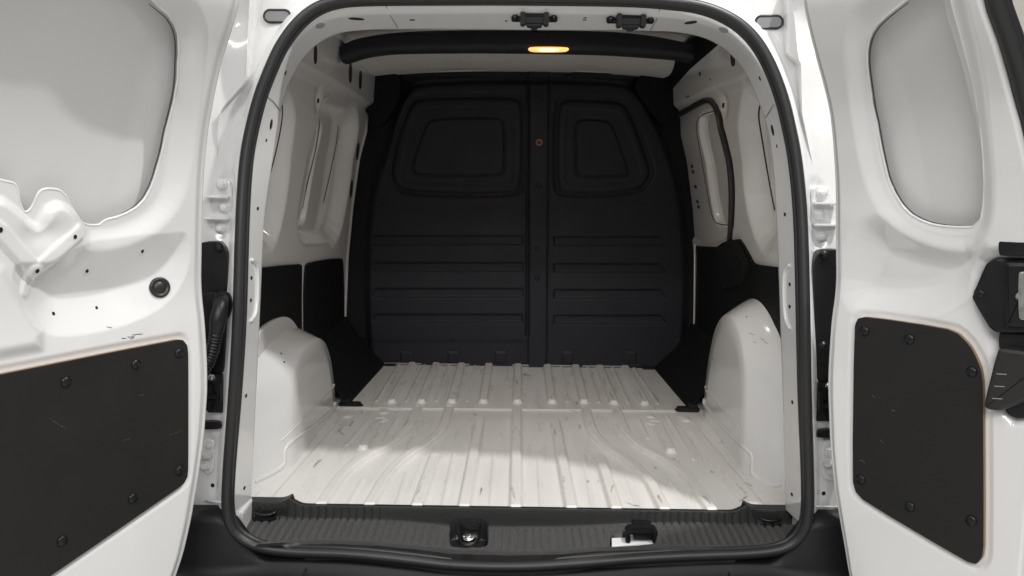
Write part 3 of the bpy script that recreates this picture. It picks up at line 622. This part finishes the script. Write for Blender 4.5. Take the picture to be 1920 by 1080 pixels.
# rear edge of the trim rises round the corner pockets
cp = np.array([onZ(a, b, 0)[0] for a, b in ((480, 948), (540, 945), (572, 955), (1384, 958), (1412, 950), (1470, 960))])
inpk = ins(np.abs(np.abs(SX)-.56)-.055, .012); back = back+.018*inpk
tv = ST*4
SY = np.where(tv < 1, back+(-.004-back)*tv, np.where(tv < 2, -.004+(FT+.004)*(tv-1), np.where(tv < 3, FT+(FN-FT)*(tv-2), FN-.012*(tv-3))))
z_top = .008+.006*inpk+.010*np.exp(-((np.abs(SX)-.505)/.016)**2)
u1 = np.clip(tv-1, 0, 1); base = np.where(tv < 1, z_top, z_top+(ZT-z_top)*(.2*u1+.8*sstep(u1)))
SZ = np.where(tv < 2, base, np.where(tv < 3, ZT-.006*(tv-2), ZT-.006-.05*(tv-3)**1.5*(1-.92*sstep((np.abs(SX)-.42)/.08))))
# grooves across
ph = np.abs(((SX/.0172)+.5) % 1-.5)*.0172
gmask = sstep((SX*0+1))*np.where(np.abs(SX+.12) < .0, 0, 1)*sstep((tv-1.15)/.1)*sstep((2.97-tv)/.05)
fade = np.where(tv < 2.02, sstep((np.abs(SX+.03)-.22)/.1)*.9, 1.)
bpx, bpy_ = proj(np.stack([SX, SY, SZ], -1))
def pxsd(pl, r=0): return sdpoly(bpx, bpy_, chaikin(np.array(sharp(pl, r)), 2) if r else np.array(pl, float))/830
sdc = pxsd([(843, 1025), (843, 985), (850, 974), (908, 974), (915, 985), (915, 1025)], 7)
sdr = pxsd([(1143, 1026), (1144, 995), (1176, 995), (1177, 985), (1224, 985), (1230, 994), (1230, 1016), (1222, 1021)], 5)
ends = ins(np.abs(SX)-.585, .03)
SZ -= .0065*ins(ph-.0026, .0020)*gmask*fade*ends*(1-ins(sdc-.01, .01))*(1-ins(sdr-.012, .012))
SZ += .012*sstep((np.abs(SX)-.585)/.03)*sstep((tv-2)/.3)
mc = ins(sdc, .004); SZ = SZ*(1-mc)+mc*(ZT-.032); mr = ins(sdr, .003); SZ = SZ*(1-mr)+mr*(ZT-.022)
POCK = ([(476, 966), (481, 951), (538, 951), (535, 967)], [(1416, 972), (1412, 958), (1461, 963), (1470, 980)])
for pl in POCK: mp_ = ins(pxsd(pl), .005); SZ = SZ*(1-mp_)+mp_*(-.020)
SI = grid('sill_trim', np.stack([SX, SY, SZ], -1), TRIMG, VAN); SI.o.data.materials.append(TRIM_SHADE); SI.o.data.materials.append(BLACK)
mk_ = np.where((sdc < .001) | (sdr < .001) | (tv > 3.3), 2, np.where(tv < 1.85, 1, 0)); SI.o.data.polygons.foreach_set('material_index', np.minimum(mk_[:-1, :-1], mk_[1:, 1:]).ravel().astype(np.int32))  # steep upper band takes the darker copy, so its shade is painted in
zr = float(ztread(onZ(1190, 1005, -.03)[0])); zc = float(ztread(onZ(878, 1010, -.03)[0]))
solid_l = [onZ(a, b, zr-.0215)[:] for a, b in [(1147, 1026), (1147, 1011), (1176, 1010), (1190, 1002), (1226, 1010), (1226, 1021)]]
plate('striker_well', solid_l, (0, 0, 1), .003, PAINT, SI.o, bev=.001)
p = onZ(1201, 998, zr-.002); boxes('lower_striker', [((p[0], p[1], p[2]+.006), (.030, .009, .009)), ((p[0]-.029, p[1]-.008, p[2]-.002), (.005, .014, .014)), ((p[0]+.029, p[1]-.008, p[2]-.002), (.005, .014, .014)), ((p[0], p[1]-.012, p[2]+.005), (.027, .0035, .0035)), ((p[0]+.002, p[1]+.010, p[2]+.017), (.021, .006, .006)), ((p[0]+.004, p[1]-.004, p[2]-.006), (.020, .006, .008))], BLACK, SI.o, .0016)
p = onZ(878, 1013, zc-.0315); w0 = lathe_mesh('sill_bolt', [(.0155, 0), (.0155, .003), (.012, .003), (.010, .001), (.008, .001), (.0075, .006), (.005, .007), (.002, .0065)], STEEL, 18)
inst(lathe_mesh('bolt_cup', [(.024, 0), (.023, .004), (.018, .006), (.0165, .006), (.016, .001)], BLACK, 24), 'bolt_cup', (p[0], p[1]-.004, p[2]+.0005), (0, -.1, 1), SI.o, up=(0, 1, 0)); inst(w0, 'sill_bolt', (p[0], p[1], p[2]+.007), (0, -.35, 1), SI.o, .85, up=(0, 1, 0))
for c in ((498, 960), (1443, 971)):
    p = onZ(*c, -.008); o = boxes('lashing_eye', [((p[0]+.004, p[1]+.002, p[2]-.004), (.012, .008, .008)), ((p[0], p[1], p[2]-.012), (.026, .016, .004))], BLACK, SI.o, .003)
    a = np.linspace(0, 2*np.pi, 28, endpoint=False); tube('lashing_ring', np.stack([p[0]+.024*np.cos(a), p[1]-.002+.013*np.sin(a), p[2]+.003+.004*np.sin(a)], 1), .0032, BLACK, SI.o, closed=True, n=8, up=(0, 0, 1))
# white metal at the outer ends of the sill
for pl in ([(447, 975), (470, 940), (474, 950), (456, 978)], [(1476, 950), (1483, 950), (1500, 980), (1496, 988)]):
    q = np.array([onZ(a, b, .0) for a, b in pl]); plate('sill_corner_sheet', q, (0, 0, 1), .02, PAINT, FR.o, bev=.006, back=.03)

# ------------------------------------------------------------------ bumper
bxs = np.linspace(-.80, .80, 120)
_sb = SEAL[(SEAL[:, 2] < .01) & (np.abs(SEAL[:, 0]) < .57)]; _sb = _sb[np.argsort(_sb[:, 0])]; SBX, SBZ = _sb[:, 0], _sb[:, 2]
def bprof(x):
    bow_ = -.035*(1-(x/.8)**2); b = sstep((np.abs(x)-.53)/.10)
    sealz = float(np.interp(np.clip(x, -.46, .46), SBX, SBZ))-.006
    y0 = -.118
    return [(x, y0+.03, sealz-.010+.105*b), (x, y0+.004-.012*b, sealz-.011+.095*b), (x, y0-.006-.006*b, sealz-.012+.082*b), (x, y0-.010-.010*b, sealz-.016), (x, y0-.014-.012*b, sealz-.030), (x, y0-.03+bow_*.4, sealz-.040), (x, y0-.11+bow_, sealz-.046), (x, y0-.135+bow_, sealz-.052), (x, y0-.15+bow_, sealz-.075), (x, y0-.15+bow_, -.34), (x, y0+.1, -.40)]
BU = grid('rear_bumper', np.array([bprof(x) for x in bxs]), BUMPM, VAN)
for c in ((574, 1066), (1366, 1074)):
    p, n = at(BU, *c); boxes('bumper_joint', [((p[0], p[1]-.03, p[2]+.0005), (.0012, .045, .0012))], HOLE, BU.o, .0003)

# ------------------------------------------------------------------ hinges and fittings on the jamb
def jp(px, py): return at(JB, px, py)
def jplate(name, pxs, th, m, parent, rd=2, r=5, Y=None, back=.012, bev=.002):
    pxs = np.array(sharp(pxs, r)); c = pxs.mean(0); y = jp(*c)[0][1] if Y is None else Y
    q = plane_px(chaikin(pxs, rd) if rd else pxs, (0, y, 0), (0, 1, 0)); return plate(name, q, (0, -1, 0), th, m, parent, bev=bev, back=back), y-th
def hinge(pxs, bolts, flaps, xin):
    o, y = jplate('door_hinge', pxs, .009, PAINT, VAN, r=9, bev=.003)
    for c in bolts: p = onY(*c, y); inst(BOLT, 'hinge_bolt', p, (0, -1, 0), o, 1.05)
    for fy_, h in flaps:
        a = onY(pxs[0][0]+(-8 if pxs[0][0] < 960 else 8), fy_, y); b = onY(xin, fy_, y)
        boxes('hinge_leaf', [(((a[0]+b[0])/2, y-.008, a[2]), (abs(a[0]-b[0])/2+.004, .010, .0028))], PAINT, o, .0015)
    return o
hinge([(437, 336), (400, 336), (398, 446), (437, 446)], [(416, 347), (421, 389), (413, 428)], [(369, 1), (409, 1)], 392)
hinge([(1518, 348), (1554, 348), (1556, 459), (1520, 459)], [(1541, 362), (1535, 403), (1540, 444)], [(381, 1), (421, 1)], 1563)
hinge([(405, 820), (380, 820), (380, 887), (404, 887)], [(393, 832), (385, 873)], [(852, 1)], 378)
hinge([(1537, 822), (1570, 822), (1572, 899), (1539, 899)], [(1555, 847), (1562, 884)], [(868, 1)], 1572)
# left jamb
o, y = jplate('jamb_cover', [(380, 453), (408, 451), (421, 456), (431, 473), (430, 560), (380, 560)], .014, BLACK, VAN, r=4); p = onY(411, 464, y); inst(BOLT_B, 'cover_bolt', p, (0, -1, 0), o, .9)
o, y = jplate('jamb_cover', [(380, 548), (422, 545), (427, 600), (425, 690), (418, 700), (380, 706)], .012, BLACK, VAN, r=6)
p0 = onY(419, 571, y); inst(lathe_mesh('cable_grommet', [(.030, 0), (.030, .004), (.026, .010), (.016, .013), (.014, .02)], BLACK, 20), 'cable_grommet', p0, (0, -1, 0), o, sc=(.75, 1, 1))
cab = chaikin(np.array([onY(419, 560, y-.012), onY(414, 572, y-.035), onY(409, 596, y-.045), onY(405, 630, y-.045), onY(396, 668, y-.045), onY(380, 700, y-.045), onY(350, 720, y-.03)]), 3, closed=False); cab = resample(cab, 150)
s_ = np.linspace(0, 1, 150); rr = np.interp(s_, [0, .1, .25, .36, .38, 1], [.011, .014, .0165, .0135, .012, .012])+np.where(s_ > .38, .0018*np.sign(np.sin(s_*2*np.pi*34)), 0)
tube('cable_bellows', cab, rr, BLACK, o, n=14, up=(1, 0, 0))
def check_strap(cx, cy, sg):
    p = onY(cx, cy, jp(cx, cy)[0][1]-.008)
    o = boxes('door_check', [((p[0], p[1], p[2]), (.017, .008, .042)), ((p[0]+sg*.012, p[1]-.010, p[2]+.012), (.012, .008, .010)), ((p[0]+sg*.004, p[1]-.010, p[2]-.004), (.012, .008, .006)), ((p[0]+sg*.012, p[1]-.012, p[2]-.022), (.010, .008, .012)), ((p[0]-sg*.012, p[1]-.008, p[2]+.004), (.004, .008, .022)), ((p[0]+sg*.03, p[1]-.014, p[2]-.010), (.02, .006, .016))], BLACK, VAN, .0022)
    inst(STB, 'check_bolt', (p[0]+sg*.004, p[1]-.008, p[2]+.034), (0, -1, 0), o, .7)
STB = lathe_mesh('steel_bolt', [(.0115, 0), (.0115, .002), (.0075, .003), (.0068, .008), (.0055, .009), (.002, .0092)], STEEL, 12)
check_strap(404, 736, -1); check_strap(1546, 752, 1)
o, y = jplate('check_arm', [(380, 787), (421, 787), (421, 801), (380, 802)], .016, BLACK, VAN, r=4)
o, y = jplate('check_arm', [(1525, 802), (1570, 802), (1570, 818), (1525, 817)], .016, BLACK, VAN, r=4)
blob(JB, (399, 910), .0045, .0045, HOLE, 'bolt_hole', n=(0, -1, 0)); blob(JB, (1544, 925), .0045, .0045, HOLE, 'bolt_hole', n=(0, -1, 0))
o, y = jplate('jamb_cover', [(1522, 486), (1533, 468), (1575, 466), (1575, 716), (1534, 716), (1523, 702)], .014, BLACK, VAN, r=5)
for c in ((1546, 478), (1544, 649)): inst(BOLT_B, 'cover_bolt', onY(*c, y), (0, -1, 0), o, .9)
for a, b in (((384, 938), (417, 942)), ((1530, 949), (1572, 951))):
    tube('jamb_joint', [onY(*a, jp(*a)[0][1]), onY(*b, jp(*b)[0][1])], .0022, PAINT, JB.o, n=6, up=(0, 1, 0))
# oval drain plugs in the upper corners
for c in ((521, 31), (1441, 42)):
    p, n = jp(*c); M = frame(p, (n*.5+np.array([0, -.5, 0]))); a = np.linspace(0, 2*np.pi, 40, endpoint=False)
    def ov(k, rr_): x = k*np.sign(np.cos(a))*.5*.030+rr_*np.cos(a); return np.stack([x, rr_*np.sin(a)], 1)
    pr = np.array([tuple(M @ Vector((u, v, .001))) for u, v in ov(1, .0125)]); nn = np.array(M.col[2][:3])
    o = plate('drain_plug', pr, nn, .004, PLUGC, VAN, bev=.002, back=.01)
    tube('plug_rim', np.array([tuple(M @ Vector((u, v, .004))) for u, v in ov(1, .0125)]), .0026, RUBBER, o, closed=True, n=8, up=tuple(nn))

# ------------------------------------------------------------------ rear doors
SCREW = lathe_mesh('panel_screw', [(.0095, 0), (.0095, .0015), (.008, .0035), (.004, .0045), (.0008, .0046)], BLACK, 14)
class Door:
    def __init__(D, s, deg, E, edge, umax):
        D.s = s; a = math.radians(deg-90); D.E = np.array((*E, 0.))
        D.t = np.array((s*math.sin(a), -math.cos(a), 0)); D.N = np.array((-s*math.cos(a), -math.sin(a), 0))
        up = [q for q in edge if q[1] < 600]; lo = [q for q in edge if q[1] >= 600]
        zn = []
        for x, y in up:
            z = .5
            for _ in range(20): p = onP(x, y, D.E+D.t*D.tb(z), D.t); z = p[2]
            zn.append((p[2], (p-D.E)@D.N))
        zn.sort()
        zu = sorted([(p[2], (p-D.E)@D.t) for p in (onP(x, y, D.E, D.N) for x, y in lo)])
        D.zn = np.array(zn); D.zu = np.array(zu); D.umax = umax
    def tb(D, z): return .055*np.clip((np.asarray(z)-.35)/.55, 0, 1.5)**1.3      # the body side leans in towards the roof
    def n0(D, z): k = np.interp(z, D.zn[:, 0], D.zn[:, 1]-D.zn[0, 1]); return k+np.where(z > D.zn[-1, 0], (z-D.zn[-1, 0])*.2, 0)
    def u0(D, z): k = np.interp(z, D.zu[:, 0], D.zu[:, 1]-D.zu[-1, 1]); return k+np.where(z < D.zu[0, 0], (D.zu[0, 0]-z)*.35, 0)+D.tb(z)
    def hit(D, px, py, h=0):
        n = h
        for _ in range(30): p = onP(px, py, D.E+D.N*n, D.N); n = float(D.n0(p[2]))+h
        return p
    def uz(D, pl): return np.array([((q := D.hit(a, b))-D.E)@D.t*np.array([1, 0])+np.array([0, q[2]]) for a, b in pl])
    def at(D, u, z, h): return D.E+D.t*u+D.N*(float(D.n0(z))+h)+np.array([0, 0, z])
    def pts(D, uz, h): return np.array([D.at(u, z, h) for u, z in uz])
def smooth1(v, k=9): 
    p = np.pad(v, k, mode='edge'); return np.convolve(p, np.ones(2*k+1)/(2*k+1), 'valid')

def build_door(D, feats, win, ledge, uend=None, depth=.048, skin=lambda u, z: 0*u):
    us = np.r_[0, 0, 0, .0015, .003, .005, .0075, np.arange(.010, D.umax, .0024)]; zs = np.arange(-.50, 1.40, .0026)
    n0 = smooth1(D.n0(zs), 14); u0 = smooth1(D.u0(zs), 8)
    R, Z = np.meshgrid(us, zs, indexing='ij'); U = R+u0[None]
    if uend is not None:
        ue = smooth1(np.interp(zs, uend[:, 1], uend[:, 0]), 8); ue = np.minimum(ue, D.umax+.3)
        U = u0[None]+R*((ue-u0)/D.umax)[None]
    cell = .0029; sw_ = sdpoly(U, Z, win); gu = (sdpoly(U+1e-4, Z, win)-sw_)/1e-4; gz = (sdpoly(U, Z+1e-4, win)-sw_)/1e-4
    nr = (np.abs(sw_) < .62*cell) & (R > .012); U = np.where(nr, U-sw_*gu, U); Z = np.where(nr, Z-sw_*gz, Z); sw_ = np.where(nr, 0, sw_)
    H = feats(U, Z)
    H = H-.009*sstep((.032-R)/.022)
    e = np.clip(R/.010, 0, 1); H = H-.014*(1-np.sqrt(np.clip(1-(1-e)**2, 0, 1)))
    H[0] = -.075; H[1] = -.055; H[2] = -.022
    if uend is not None:
        e2 = np.clip((D.umax-R)/.012, 0, 1); H = H-.014*(1-np.sqrt(np.clip(1-(1-e2)**2, 0, 1)))
    P = D.E+D.t*U[..., None]+D.N*(n0[None, :]+H)[..., None]; P[..., 2] = Z
    keep = (sw_[:-1, :-1]+sw_[1:, 1:]+sw_[1:, :-1]+sw_[:-1, 1:]) > 0
    n0z = np.interp(Z, zs, n0); P = D.E+D.t*U[..., None]+D.N*(n0z+H)[..., None]; P[..., 2] = Z
    g = grid('rear_door', P, PAINT, VAN, mask=keep)
    a, b = win.min(0)-.03, win.max(0)+.03; su, sz_ = np.meshgrid(np.linspace(max(a[0], .03), b[0], 60), np.linspace(a[1], b[1], 80), indexing='ij')
    S = D.E+D.t*su[..., None]+D.N*(np.interp(sz_, zs, n0)-depth+skin(su, sz_))[..., None]; S[..., 2] = sz_
    grid('door_skin', S, SKIN, g.o)
    # outer skin and the free edge, so that the leaf is a closed box
    iu = [0, 1, len(us)//4, len(us)//2, 3*len(us)//4, len(us)-1]; Q = D.E+D.t*U[iu][..., None]+D.N*(n0[None, :]-(.076-(.05*(np.array(iu)/len(us))**2)[:, None] if uend is not None else .076))[..., None]; Q[..., 2] = Z[iu]
    grid('outer_skin', Q, PAINT, g.o)
    grid('door_edge', np.stack([P[-1], Q[-1]], 0), PAINT, g.o)
    return g

# --- left leaf
DL = Door(-1, 122, tuple(onY(399, 600, -.15)[:2]), [(472, -20), (462, 30), (445, 75), (430, 125), (413, 205), (405, 250), (398, 320), (393.5, 425), (391.5, 540), (391.5, 600), (391.5, 740), (386, 815), (376, 890), (361, 980), (346, 1045), (330, 1090)], .66)
WIN_L = chaikin(DL.uz([(-260, -120), (240, -70), (300, 0), (338, 34), (352, 75), (346, 170), (322, 260), (316, 290), (300, 345), (277, 385), (240, 406), (206, 414), (200, 424), (165, 422), (150, 400), (132, 358), (100, 353), (84, 360), (73, 390), (58, 403), (48, 380), (44, 344), (20, 340), (0, 334), (-40, 330), (-260, 320)]), 1)
LEDGE_L = chaikin(DL.uz([(-260, -140), (260, -90), (330, -5), (362, 40), (370, 80), (362, 180), (345, 300), (330, 372), (290, 420), (230, 446), (190, 452), (168, 450), (158, 425), (142, 398), (122, 384), (105, 386), (92, 402), (80, 428), (62, 420), (40, 396), (0, 368), (-260, 310)]), 2)
BOARD_L = DL.uz([(-260, 752), (334, 634.5), (346, 640), (350.5, 655), (350.5, 885), (347, 900), (337, 911), (-140, 1238)])
bowl_L = chaikin(DL.uz([(28, 500), (40, 570), (70, 612), (120, 626), (230, 606), (315, 565), (352, 500), (345, 430), (300, 432), (230, 455), (170, 460), (100, 500), (60, 500)]), 2)
dentN = [DL.uz([c])[0] for c in [(120, 400), (5, 385), (150, 440), (85, 440), (300, 540), (180, 470)]]
ybar = DL.uz([(-20, 420), (0, 432), (67, 507), (141, 443), (152, 432)]); ytail = DL.uz([(67, 507), (52, 548)]); plane_l = DL.uz([(-200, 380), (0, 508), (30, 560), (72, 625), (72, 650), (-200, 700)])
def featL(U, Z):
    H = np.zeros(U.shape); sl = sdpoly(U, Z, LEDGE_L); sw = sdpoly(U, Z, WIN_L)
    wd = .020+.026*sstep((150-0)/1)*sstep((.30-U)/.06); H -= .018*sstep(.5-sl/wd)
    H -= .008*gauss(U, Z, dentN[3], .03, .02)*sstep(sl/.01+.5)
    sb = sdpoly(U, Z, bowl_L); za, zb = DL.uz([(200, 445)])[0][1], DL.uz([(154, 552)])[0][1]
    t1 = np.clip((.008-sb)/.062, 0, 1.2); t2 = np.clip((za-Z)/(za-zb), 0, 1.4); k_ = .10
    hm = np.clip(.5+.5*(t2-t1)/k_, 0, 1); H -= .030*np.clip(t2*(1-hm)+t1*hm-k_*hm*(1-hm), 0, 1)*(1-.25*gauss(U, Z, dentN[4], .05))
    H += .0050*ins(sdline(U, Z, ybar)-.0115, .0050)+.004*ins(sdline(U, Z, ytail)-.009, .008)
    H += .012*ins(sdpoly(U, Z, plane_l), .03)
    bo = sdpoly(U, Z, chaikin(BOARD_L, 1)); H -= .004*ins(bo-.010, .012)
    H -= .010*ins(np.abs(U-.0)-.018, .014)*0
    H -= .012*np.exp(-((Z+.26-.25*U)/.05)**2)*sstep((U-.1)/.1)
    H += .0012*wob(U, Z)
    return H
def crease(D, a, b, k=.13):
    p, q = D.uz([a])[0], D.uz([b])[0]
    return lambda u, z: k*np.clip(np.interp(z, sorted([p[1], q[1]]), [x for _, x in sorted([(p[1], p[0]), (q[1], q[0])])])-u, 0, .10)
GL = build_door(DL, featL, WIN_L, LEDGE_L, skin=crease(DL, (322, 90), (240, 400)))
def hem(D, g, win, feats, pl):
    """folded edge of the window opening, with a thin dark tube along part of it as its shadow line"""
    w_ = resample(win, 260, closed=True); w_ = w_[(w_[:, 1] < 1.30) & (w_[:, 0] < D.umax-.02)]
    k = np.argmax(np.linalg.norm(np.roll(w_, -1, 0)-w_, axis=1)); w_ = np.roll(w_, -k-1, 0)
    h = feats(w_[:, 0], w_[:, 1]); tube('opening_hem', np.array([D.at(u, z, hh-.0015) for (u, z), hh in zip(w_, h)]), .0024, PAINT, g.o, n=8, up=tuple(D.N))
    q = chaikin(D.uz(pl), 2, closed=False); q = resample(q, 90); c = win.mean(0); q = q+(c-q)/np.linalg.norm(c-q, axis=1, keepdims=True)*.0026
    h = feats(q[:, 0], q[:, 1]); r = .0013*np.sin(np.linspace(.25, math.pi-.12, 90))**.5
    tube('hem_shadow_line', np.array([D.at(u, z, hh-.006) for (u, z), hh in zip(q, h)]), r, HEMSHADE, g.o, n=8, up=tuple(D.N))  # thin dark tube standing in for the hem's shadow on the skin
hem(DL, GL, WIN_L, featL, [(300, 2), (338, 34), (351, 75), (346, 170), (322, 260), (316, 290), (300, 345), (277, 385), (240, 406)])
def door_board(D, g, uz, screws, h, lab):
    p = chaikin(np.array(sharp(uz, .012)), 1); pts = D.pts(p, h)
    o = plate('door_panel_board', pts, D.N, .005, BOARD, g.o, bev=.0012, back=.004, side_mat=WOOD); o['label'] = lab
    for c in screws: q = D.hit(*c, h+.005); inst(SCREW, 'panel_screw', q, D.N, g.o)
    return o
door_board(DL, GL, BOARD_L, [(336, 662), (255, 683), (124, 716), (337, 882), (249, 934), (117, 1014)], .0005, 'black hardboard panel with light scratches')
gr_me = lathe_mesh('door_grommet', [(.0185, 0), (.0185, .003), (.0165, .0055), (.0135, .0055), (.012, .0025), (.0105, .0025), (.009, .004), (.002, .0045)], RUBBER, 24)
p, n = at(GL, 299, 539); inst(gr_me, 'door_grommet', p, n, GL.o, 1.05)
for c, r in [((1, 431), .006), ((141, 444), .005), ((70, 508), .0055), ((163, 508), .0048), ((267, 471), .0045), ((181, 577), .004), ((100, 588), .0045)]: blob(GL, c, r*.55, r*.75, HOLE, 'bolt_hole')
def scratch(D, g, pl, h, r, m, name='paint_scratch'):
    q = [D.hit(*c, h) for c in pl]; tube(name, q, r, m, g.o, n=4, up=(0, 0, 1), ry=r*.35)
for x0, y0, k in [(95, 786, 8), (232, 826, 4), (318, 815, 7), (262, 742, 3)]:
    for i in range(k): a = x0+i*3.6+rng.uniform(-1, 1); b = y0+(i*2.4 if x0 < 200 else -i*1.4)+rng.uniform(-1, 1); L_ = rng.uniform(.8, 2.4); scratch(DL, GL, [(a, b), (a+L_*.5, b+rng.uniform(-.3, .3)), (a+L_, b+rng.uniform(-.5, .5))], .0056, .0008, WOOD)
for pl in ([(228, 634), (236, 634.5)], [(239, 632), (252, 631)], [(248, 628), (258, 626.5)], [(258, 626.5), (267, 626)], [(244, 635), (251, 633)], [(200, 613), (210, 615)]):
    a, b = at(GL, *pl[0]), at(GL, *pl[1]); tube('paint_scratch', [a[0]+a[1]*.0003, (a[0]+b[0])/2+a[1]*.0006, b[0]+b[1]*.0003], .0006, GREYD, GL.o, n=5, up=(0, 0, 1))

# --- right leaf
DR = Door(1, 128.5, tuple(onY(1544, 600, -.15)[:2]), [(1493, -20), (1497.5, 0), (1510, 60), (1527, 125), (1542, 175), (1552, 230), (1557, 300), (1560, 350), (1561, 540), (1561, 600), (1561, 740), (1565, 840), (1572, 915), (1582, 975), (1592, 1030), (1600, 1080)], .56)
WIN_R = chaikin(DR.uz([(1760, -60), (1700, -10), (1640, 36), (1620, 65), (1614, 105), (1622, 180), (1634, 235), (1647, 300), (1660, 350), (1690, 398), (1730, 420), (1775, 427), (1830, 426), (1840, 370), (1836, 260), (1822, 180), (1795, 70), (1775, 0)]), 1)
LEDGE_R = chaikin(DR.uz([(1770, -80), (1690, -30), (1618, 20), (1598, 60), (1594, 110), (1604, 200), (1626, 320), (1650, 385), (1690, 430), (1760, 458), (1826, 458), (1848, 420), (1850, 340), (1838, 220), (1815, 80), (1790, -20)]), 2)
BOARD_R = DR.uz([(1604, 603), (1618, 591.5), (1784, 616), (1812, 634), (1836, 672), (1845.5, 708), (1847, 1030), (1840, 1054), (1824, 1058), (1614, 934), (1600, 908)])
bowl_R = chaikin(DR.uz([(1592, 560), (1610, 470), (1640, 430), (1680, 450), (1760, 475), (1830, 470), (1820, 520), (1760, 560), (1680, 575)]), 2)
dish_R = chaikin(DR.uz([(1830, 500), (1870, 470), (1990, 470), (1990, 790), (1872, 790), (1878, 680), (1830, 560)]), 1)
endR = DR.uz([(1829, -60), (1837, 0), (1865, 75), (1892, 175), (1920, 282), (1941, 380), (1950, 480)])
endR = np.vstack([endR, [[endR[-1, 0]+.01, z] for z in (.2, -.2, -.6)]]); endR = endR[np.argsort(endR[:, 1])]
def featR(U, Z):
    H = np.zeros(U.shape); sl = sdpoly(U, Z, LEDGE_R); sw = sdpoly(U, Z, WIN_R)
    H -= .013*ins(sl, .032); H -= .002*ins(sl+.018, .008)
    H -= .026*ins(sdpoly(U, Z, bowl_R), .075)
    H -= .018*ins(sdpoly(U, Z, dish_R), .03)
    bo = sdpoly(U, Z, chaikin(BOARD_R, 1)); H -= .004*ins(bo-.010, .012)
    H += .0012*wob(U+.7, Z+.3)
    return H
GR = build_door(DR, featR, WIN_R, LEDGE_R, endR, skin=crease(DR, (1632, 70), (1722, 400)))
door_board(DR, GR, BOARD_R, [(1621, 621), (1705, 636), (1822, 697), (1614, 899), (1706, 950), (1821, 976)], .0005, 'black hardboard panel with light scratches')
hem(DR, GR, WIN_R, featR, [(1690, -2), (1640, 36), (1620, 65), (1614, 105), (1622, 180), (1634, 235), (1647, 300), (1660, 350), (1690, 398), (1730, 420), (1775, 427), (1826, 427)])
zz = np.linspace(.30, 1.38, 60); ue = np.interp(zz, endR[:, 1], endR[:, 0])
strip_ = np.array([DR.at(u+.014, z, -.016) for u, z in zip(ue, zz)]); tube('meeting_seal', strip_, .015, RUBBER, GR.o, n=12, up=tuple(DR.N), ry=.010)
strip2 = np.array([DR.at(u+.024, z, -.022) for u, z in zip(ue, zz)]); tube('meeting_seal_lip', strip2, .008, RUBBER, GR.o, n=10, up=tuple(DR.N), ry=.008)
def dplate(name, pl, h, th, m, parent, r=5, rd=1, bev=.003):
    pl = np.array(sharp(pl, r)); pl = chaikin(pl, rd) if rd else pl
    return plate(name, np.array([onP(a, b, DR.hit(min(1915, float(np.mean(pl, 0)[0])), float(np.mean(pl, 0)[1]), h), DR.N) for a, b in pl]), DR.N, th, m, parent, bev=bev, back=.015)
LT = dplate('door_latch', [(1858, 493), (1877, 481), (1960, 484), (1960, 622), (1877, 622), (1864, 612), (1831, 556)], -.012, .024, BLACK, GR.o, r=4, bev=.006)
dplate('latch_bracket', [(1877, 442), (1960, 446), (1960, 480), (1877, 480)], -.010, .012, BLACK, GR.o)
dplate('latch_housing', [(1890, 488), (1960, 490), (1960, 616), (1890, 612)], .010, .018, BLACK, GR.o, bev=.008)
dplate('latch_plate', [(1911, 508), (1960, 510), (1960, 602), (1912, 600)], .026, .006, STEEL, GR.o, bev=.002)
dplate('latch_neck', [(1879, 620), (1960, 624), (1960, 664), (1880, 658)], -.012, .016, BLACK, GR.o)
dplate('latch_handle', [(1882, 650), (1896, 648), (1990, 662), (1985, 716), (1960, 738), (1888, 767), (1858, 763), (1856, 752)], -.004, .028, HANDLE, GR.o, bev=.007)
dplate('latch_cover', [(1885, 755), (1960, 735), (1960, 778), (1912, 784), (1892, 774)], -.010, .012, BLACK, GR.o)
for k in range(3): y_ = 700+k*23; dplate('handle_rib', [(1869-k*4, y_), (1888-k*4, y_+1), (1888-k*4, y_+2.6), (1869-k*4, y_+1.6)], .023, .0018, GREY, GR.o, r=.3, rd=0, bev=.0004)
p = onP(1841, 551, DR.hit(1900, 600, .012), DR.N); inst(BOLT_B, 'latch_bolt', p, DR.N, GR.o, 1.1)
p = onP(1916, 555, DR.hit(1900, 600, .032), DR.N); inst(STB, 'latch_bolt', p, DR.N, GR.o, 1.0)
for x0, y0, k in [(1612, 862, 3), (1635, 740, 2), (1672, 768, 2), (1650, 825, 2)]:
    for i in range(k): a = x0+i*3.5; b = y0+i*2.2+rng.uniform(-2, 2); scratch(DR, GR, [(a, b), (a+1.2, b+1), (a+2.2, b+2)], .0056, .0007, WOOD)
